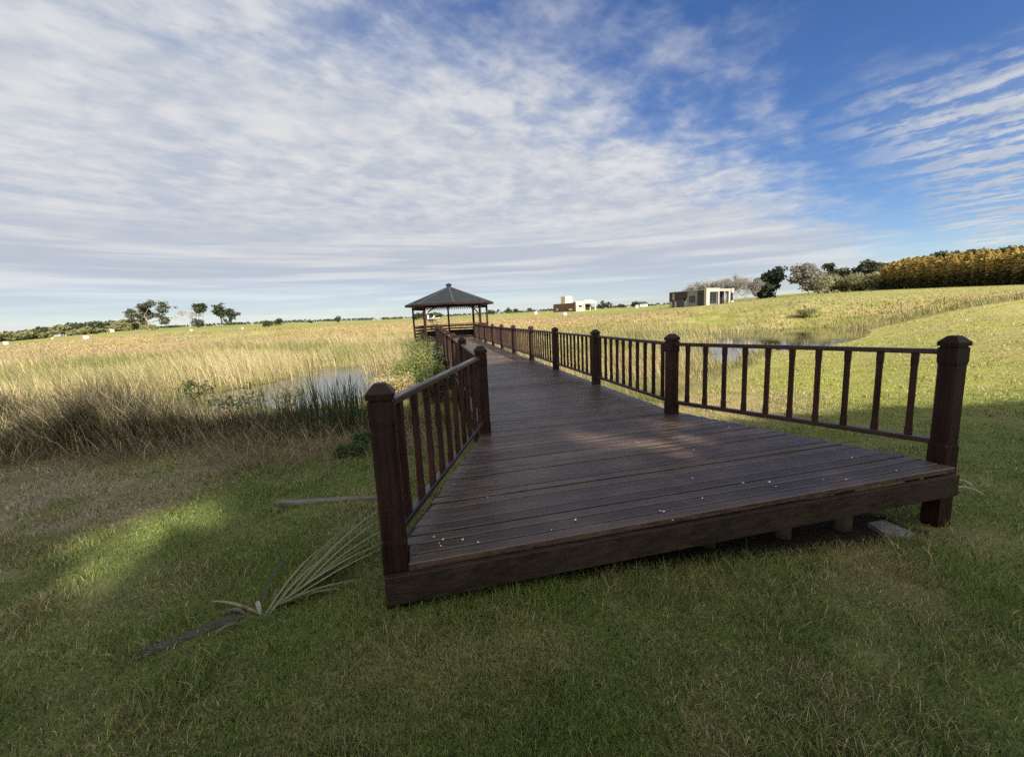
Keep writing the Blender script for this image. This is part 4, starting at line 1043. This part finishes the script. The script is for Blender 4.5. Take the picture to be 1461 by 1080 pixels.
board((196, 946, -.30), (350, 880, -.28), .075, .014, 'dark flat board sunk in the grass in front of the strap-leaved plant', mat_wood('sunk_board_wood', (.05, .045, .04), (.10, .09, .08), .8, (1, 0, 0), 20, .2), lift=-.003)
def slab():
    mb = MB(); P = [(1238, 748), (1262, 745), (1305, 764), (1293, 770), (1262, 764)]
    pts = [U(x, y, -.52) for x, y in P]; z = [hz(p[0], p[1]) for p in pts]
    zt = max(z)+.03
    mb.rings([[(p[0], p[1], zt-.09) for p in pts], [(p[0], p[1], zt) for p in pts]]); o = mb.build('paving_slab', M_STONE); tag(o, 'flat grey stone slab in the grass under the right front of the deck', 'slab')
slab()
def dry_leaf():
    for i, (a, m, e, lab) in enumerate([((1352, 696), (1375, 690), (1407, 703), 'longer pale dry leaf curving out beside the foot of the right end post'), ((1358, 686), (1372, 681), (1390, 690), 'shorter pale dry leaf just above the longer one at the right end post')]):
        P = []
        for q in (a, m, e): 
            w_ = U(*q, -.5); w_[2] = hz(w_[0], w_[1])+.03; P.append(w_)
        P[1][2] += .06; mb = MB(); ribbon(mb, bez(*P, 10), .035, (.42, .36, .24)); o = mb.build('dry_leaf', M_REED, fix=False); tag(o, lab, 'leaf')
dry_leaf()
def petals():
    rng = random.Random(12)
    pts = [(619, 766), (632, 770), (627, 775), (629, 779), (660, 770), (682, 774), (696, 709), (648, 691), (682, 653), (787, 756), (942, 729), (947, 730), (960, 742), (1002, 711), (1098, 688), (1107, 694), (1175, 684), (1207, 684), (1215, 653), (1279, 671), (988, 682), (1060, 689), (848, 584), (860, 566), (821, 742), (990, 642), (1040, 610)]
    me = None
    for x, y in pts:
        p = U(x, y, .004); s = rng.uniform(.45, 1.0); a = rng.uniform(0, 6.28)
        if me is None:
            mb = MB(); n = 7
            V = [(.011*math.cos(t)*(1+.25*math.sin(2*t)), .007*math.sin(t), .002+.003*math.cos(t)**2) for t in np.linspace(0, 2*math.pi, n+1)[:-1]]; V2 = [(v[0], v[1], v[2]+.002) for v in V]
            mb.rings([V, V2]); o = mb.build('petal', M_PETAL); me = o.data
        else:
            o = bpy.data.objects.new('petal', me); C.objects.link(o)
        o.location = p; o.rotation_euler = (0, 0, a); o.scale = (s, s, s)
        tag(o, 'small white fallen petal on the dark deck planks', 'petal', 'white petals scattered on the deck')
petals()
# shrubs
p = U(288, 600, -.75); make_bush('marsh_shrub', (p[0], p[1], hz(p[0], p[1])), 'dark wiry shrub standing at the near edge of the left pond', 'shrub', 1.25, .8, 480, .04, DARK, 901, .6, lobes=10)
p = U(345, 610, -.75); make_bush('marsh_shrub', (p[0], p[1], hz(p[0], p[1])), 'loose dark shrub between the wiry one and the cattails', 'shrub', .85, 1.0, 480, .04, DARK, 902, .9, lobes=12)
p = U(415, 585, -.8); make_bush('marsh_shrub', (p[0], p[1], hz(p[0], p[1])), 'thin pale grey-green shrub rising from the pond among the cattails', 'shrub', .85, .8, 300, .045, ((.10, .11, .05), (.22, .22, .13)), 903, .9, lobes=9)
for (px, pb, pt, w, cols, lab, n, sd) in [(596, 556, 497, 1.7, ((.10, .125, .038), (.25, .27, .085)), 'bright yellow-green bush beside the left railing', 2600, 911), (612, 540, 474, 1.6, ((.08, .10, .035), (.21, .23, .08)), 'olive bush behind the bright one, tallest at the left railing', 2600, 912),
                                       (625, 575, 512, 1.1, ((.04, .06, .02), (.13, .15, .05)), 'dark green bush close against the left railing', 2000, 913), (566, 568, 528, 1.5, ((.32, .27, .13), (.46, .39, .20)), 'straw-coloured clump of dead stalks by the pond beside the bright bush', 1500, 914)]:
    q = U(px, pb, -.82); q[2] = hz(q[0], q[1]); make_bush('bank_bush', q, lab, 'bush', rise(px, pt, math.hypot(q[0], q[1]), q), w, int(n*2.2), .034, cols, sd, .9, lobes=22)
q = U(512, 650, -.55); make_bush('ivy_clump', (q[0], q[1], hz(q[0], q[1])), 'low bright green leafy clump beside the left end post', 'plant', .28, .8, 900, .045, ((.03, .07, .02), (.07, .14, .04)), 915, .7, lobes=10)
# cattails
def cattails():
    rng = random.Random(31)
    spec = [(370, 618, 540, 'cattail with brown spike, leftmost of the row before the pond'), (418, 612, 556, 'short cattail with brown spike beside the pale shrub'), (458, 612, 498, 'tallest thin cattail stem rising over the left pond'), (443, 618, 548, 'cattail just left of the tallest stem'),
            (487, 612, 536, 'cattail right of the tallest stem in front of the bright water'), (507, 614, 530, 'rightmost cattail beside the left end post')]
    for i, (px, pb, pt, lab) in enumerate(spec):
        q = U(px, pb, -.8); b = np.array([q[0], q[1], hz(q[0], q[1])]); d = math.hypot(q[0], q[1]); h = A(px, pt, d)[2]-b[2]
        root = empty('cattail', b, lab, 'cattail', 'cattails before the left pond'); mb = MB(); ln = rng.uniform(-.05, .05)
        mb.tube([(0, 0, -.05), (ln*.5, 0, h*.5), (ln, 0, h)], [.007, .006, .004], 5, (.09, .09, .04), False); mb.build('stem', M_BARK, root, True)
        if i != 2:
            mb = MB(); mb.tube([(ln*.8, 0, h*.80), (ln*.82, 0, h*.82), (ln*.94, 0, h*.93), (ln*.95, 0, h*.945)], [.004, .014, .014, .004], 7, (.055, .032, .02)); mb.build('seed_head', M_BARK, root, True)
        mb = MB()
        for k in range(7):
            a = rng.uniform(0, 6.28); r = rng.uniform(.1, .4); s = np.array([rng.uniform(-.05, .05), rng.uniform(-.05, .05), -.03]); e = s+np.array([math.cos(a)*r, math.sin(a)*r, h*rng.uniform(.6, 1.0)])
            ribbon(mb, bez(s, s*.6+e*.4+np.array([-math.cos(a)*.06, -math.sin(a)*.06, .15]), e, 8), .017, (.045, .062, .024))
        mb.build('leaves', M_REED, root, fix=False)
    # dense sword leaves around them
    n = 620; px = 350+185*RNG.random(n)**.6; py = RNG.uniform(596, 636, n); P = np.array([U(a, b_, -.72) for a, b_ in zip(px, py)]); c = np.where((RNG.random(n) < .7)[:, None], np.array([.045, .062, .025]), np.array([.11, .12, .05]))
    o = blades('cattail_leaves', P[:, 0], P[:, 1], RNG.uniform(.3, 1.0, n), RNG.uniform(.012, .021, n), RNG.uniform(0, 3.14, n), np.abs(RNG.normal(.15, .15, n)), RNG.uniform(0, 6.28, n), c, M_REED, 4, 1.2)
    tag(o, kind='stuff', label='dark sword-shaped cattail leaves crowding the near edge of the left pond')
cattails()
def pampas():
    q = on_ground(1151, 444, 50); root = empty('pampas_grass', q, 'mounded tuft of pampas grass with pale plumes across the right pond', 'plant'); mb = MB(); rng = random.Random(4)
    for k in range(420):
        a = rng.uniform(0, 6.28); r = rng.uniform(.3, 1.25); t = rng.uniform(.7, 1.25); s = np.array([math.cos(a)*.25, math.sin(a)*.25, -.05]); e = np.array([math.cos(a)*r, math.sin(a)*r, rng.uniform(.0, .7)]); ribbon(mb, bez(s, s*.6+np.array([e[0]*.5, e[1]*.5, rng.uniform(.8, 1.3)]), e, 6), .035, (.24*t, .235*t, .085*t))
    mb.build('leaves', M_REED, root, fix=False); mb = MB()
    for k in range(12):
        a = rng.uniform(0, 6.28); r = rng.uniform(.05, .4); e = np.array([math.cos(a)*r, math.sin(a)*r, rng.uniform(1.0, 1.4)]); mb.tube([(0, 0, 0), tuple(e*.75), tuple(e*.83), tuple(e*.92), tuple(e)], [.01, .01, .04, .045, .008], 5, (.40, .34, .22))
    mb.build('plume', M_BARK, root, True)
pampas()

# ------------------------------------------------------------------ tall trees behind the viewpoint (they throw the foreground shade)
def shade_trees():
    rng = np.random.default_rng(19); n = 17000
    sh = -SUN[:2]/np.linalg.norm(SUN[:2]); te = math.tan(SUN_EL)
    gx = rng.uniform(-22, 17, n); gy = rng.uniform(-8, 13, n)
    yb = np.interp(gx, [-22, -12, -8, -6, -3, -1.5, -.8, 0.6, 1.4, 1.9, 2.6, 4, 9, 17], [6.6, 6.9, 7.1, 7.4, 8.6, 10.6, 12.0, 12.1, 11.4, 8.6, 6.9, 6.5, 6.5, 6.8])
    pr = (gy < yb+rng.normal(0, .12, n)).astype(float)
    # gap letting the sun patch through on the left lawn, small gaps over the deck
    e = ((gx+3.08)/.82)**2 + ((gy-3.66)/.92)**2 + .35*(fbm(gx*1.3, gy*1.3, 99, 2)-.5)
    pr *= np.where(e < 1.0, .02, 1)
    for x, y, r in ((.49, 4.67, .52), (1.22, 4.36, .54), (1.38, 5.2, .52), (.10, 6.25, .46)): pr *= np.where(np.hypot(gx-x, gy-y)+.2*(fbm(gx*2, gy*2, 98, 2)-.5) < r, .0, 1)
    k = rng.random(n) < pr; gx, gy = gx[k], gy[k]; n = len(gx)
    g = gx*sh[0]+gy*sh[1]; dist = 17+g+rng.normal(0, .9, n)                # how far back along the sun the leaf hangs
    P = np.stack([gx-sh[0]*dist, gy-sh[1]*dist, -.45+dist*te], -1)
    # split among trees by position along the row
    row = np.array([-sh[1], sh[0]]); t = P[:, :2] @ row; edges = np.linspace(t.min()-.01, t.max()+.01, 7)
    for i in range(6):
        m = (t >= edges[i]) & (t < edges[i+1])
        if m.sum() < 10: continue
        Q = P[m]; cx, cy = Q[:, 0].mean(), Q[:, 1].mean(); gz = hz(cx, cy)
        root = empty('shade_tree', (cx, cy, gz), 'tall leafy tree behind the viewpoint shading the foreground lawn', 'tree', 'trees shading the foreground'); mb = MB(); top = Q[:, 2].max()-gz
        mb.tube([(0, 0, -.3), (.1, .1, top*.35), (0, 0, top*.85)], [.32, .24, .06], 8, (.2, .16, .12), False)
        for q in Q[rng.integers(0, len(Q), 26)]:
            e = q-[cx, cy, gz]; z0 = max(1.5, e[2]*.6); mb.tube([(0, 0, z0), tuple(e*[.5, .5, 0]+[0, 0, z0*.4+e[2]*.6]), tuple(e)], [.09, .05, .015], 5, (.2, .16, .12), False)
        mb.build('trunk', M_BARK, root, True)
        c = np.array([.05, .07, .025])*rng.uniform(.7, 1.5, (len(Q), 1)); V, F, cc = leaf_cards(Q-[cx, cy, gz], .78, c, rng, 1.3); mesh_from('crown', V, F, M_LEAF, root, False, cc)
shade_trees()
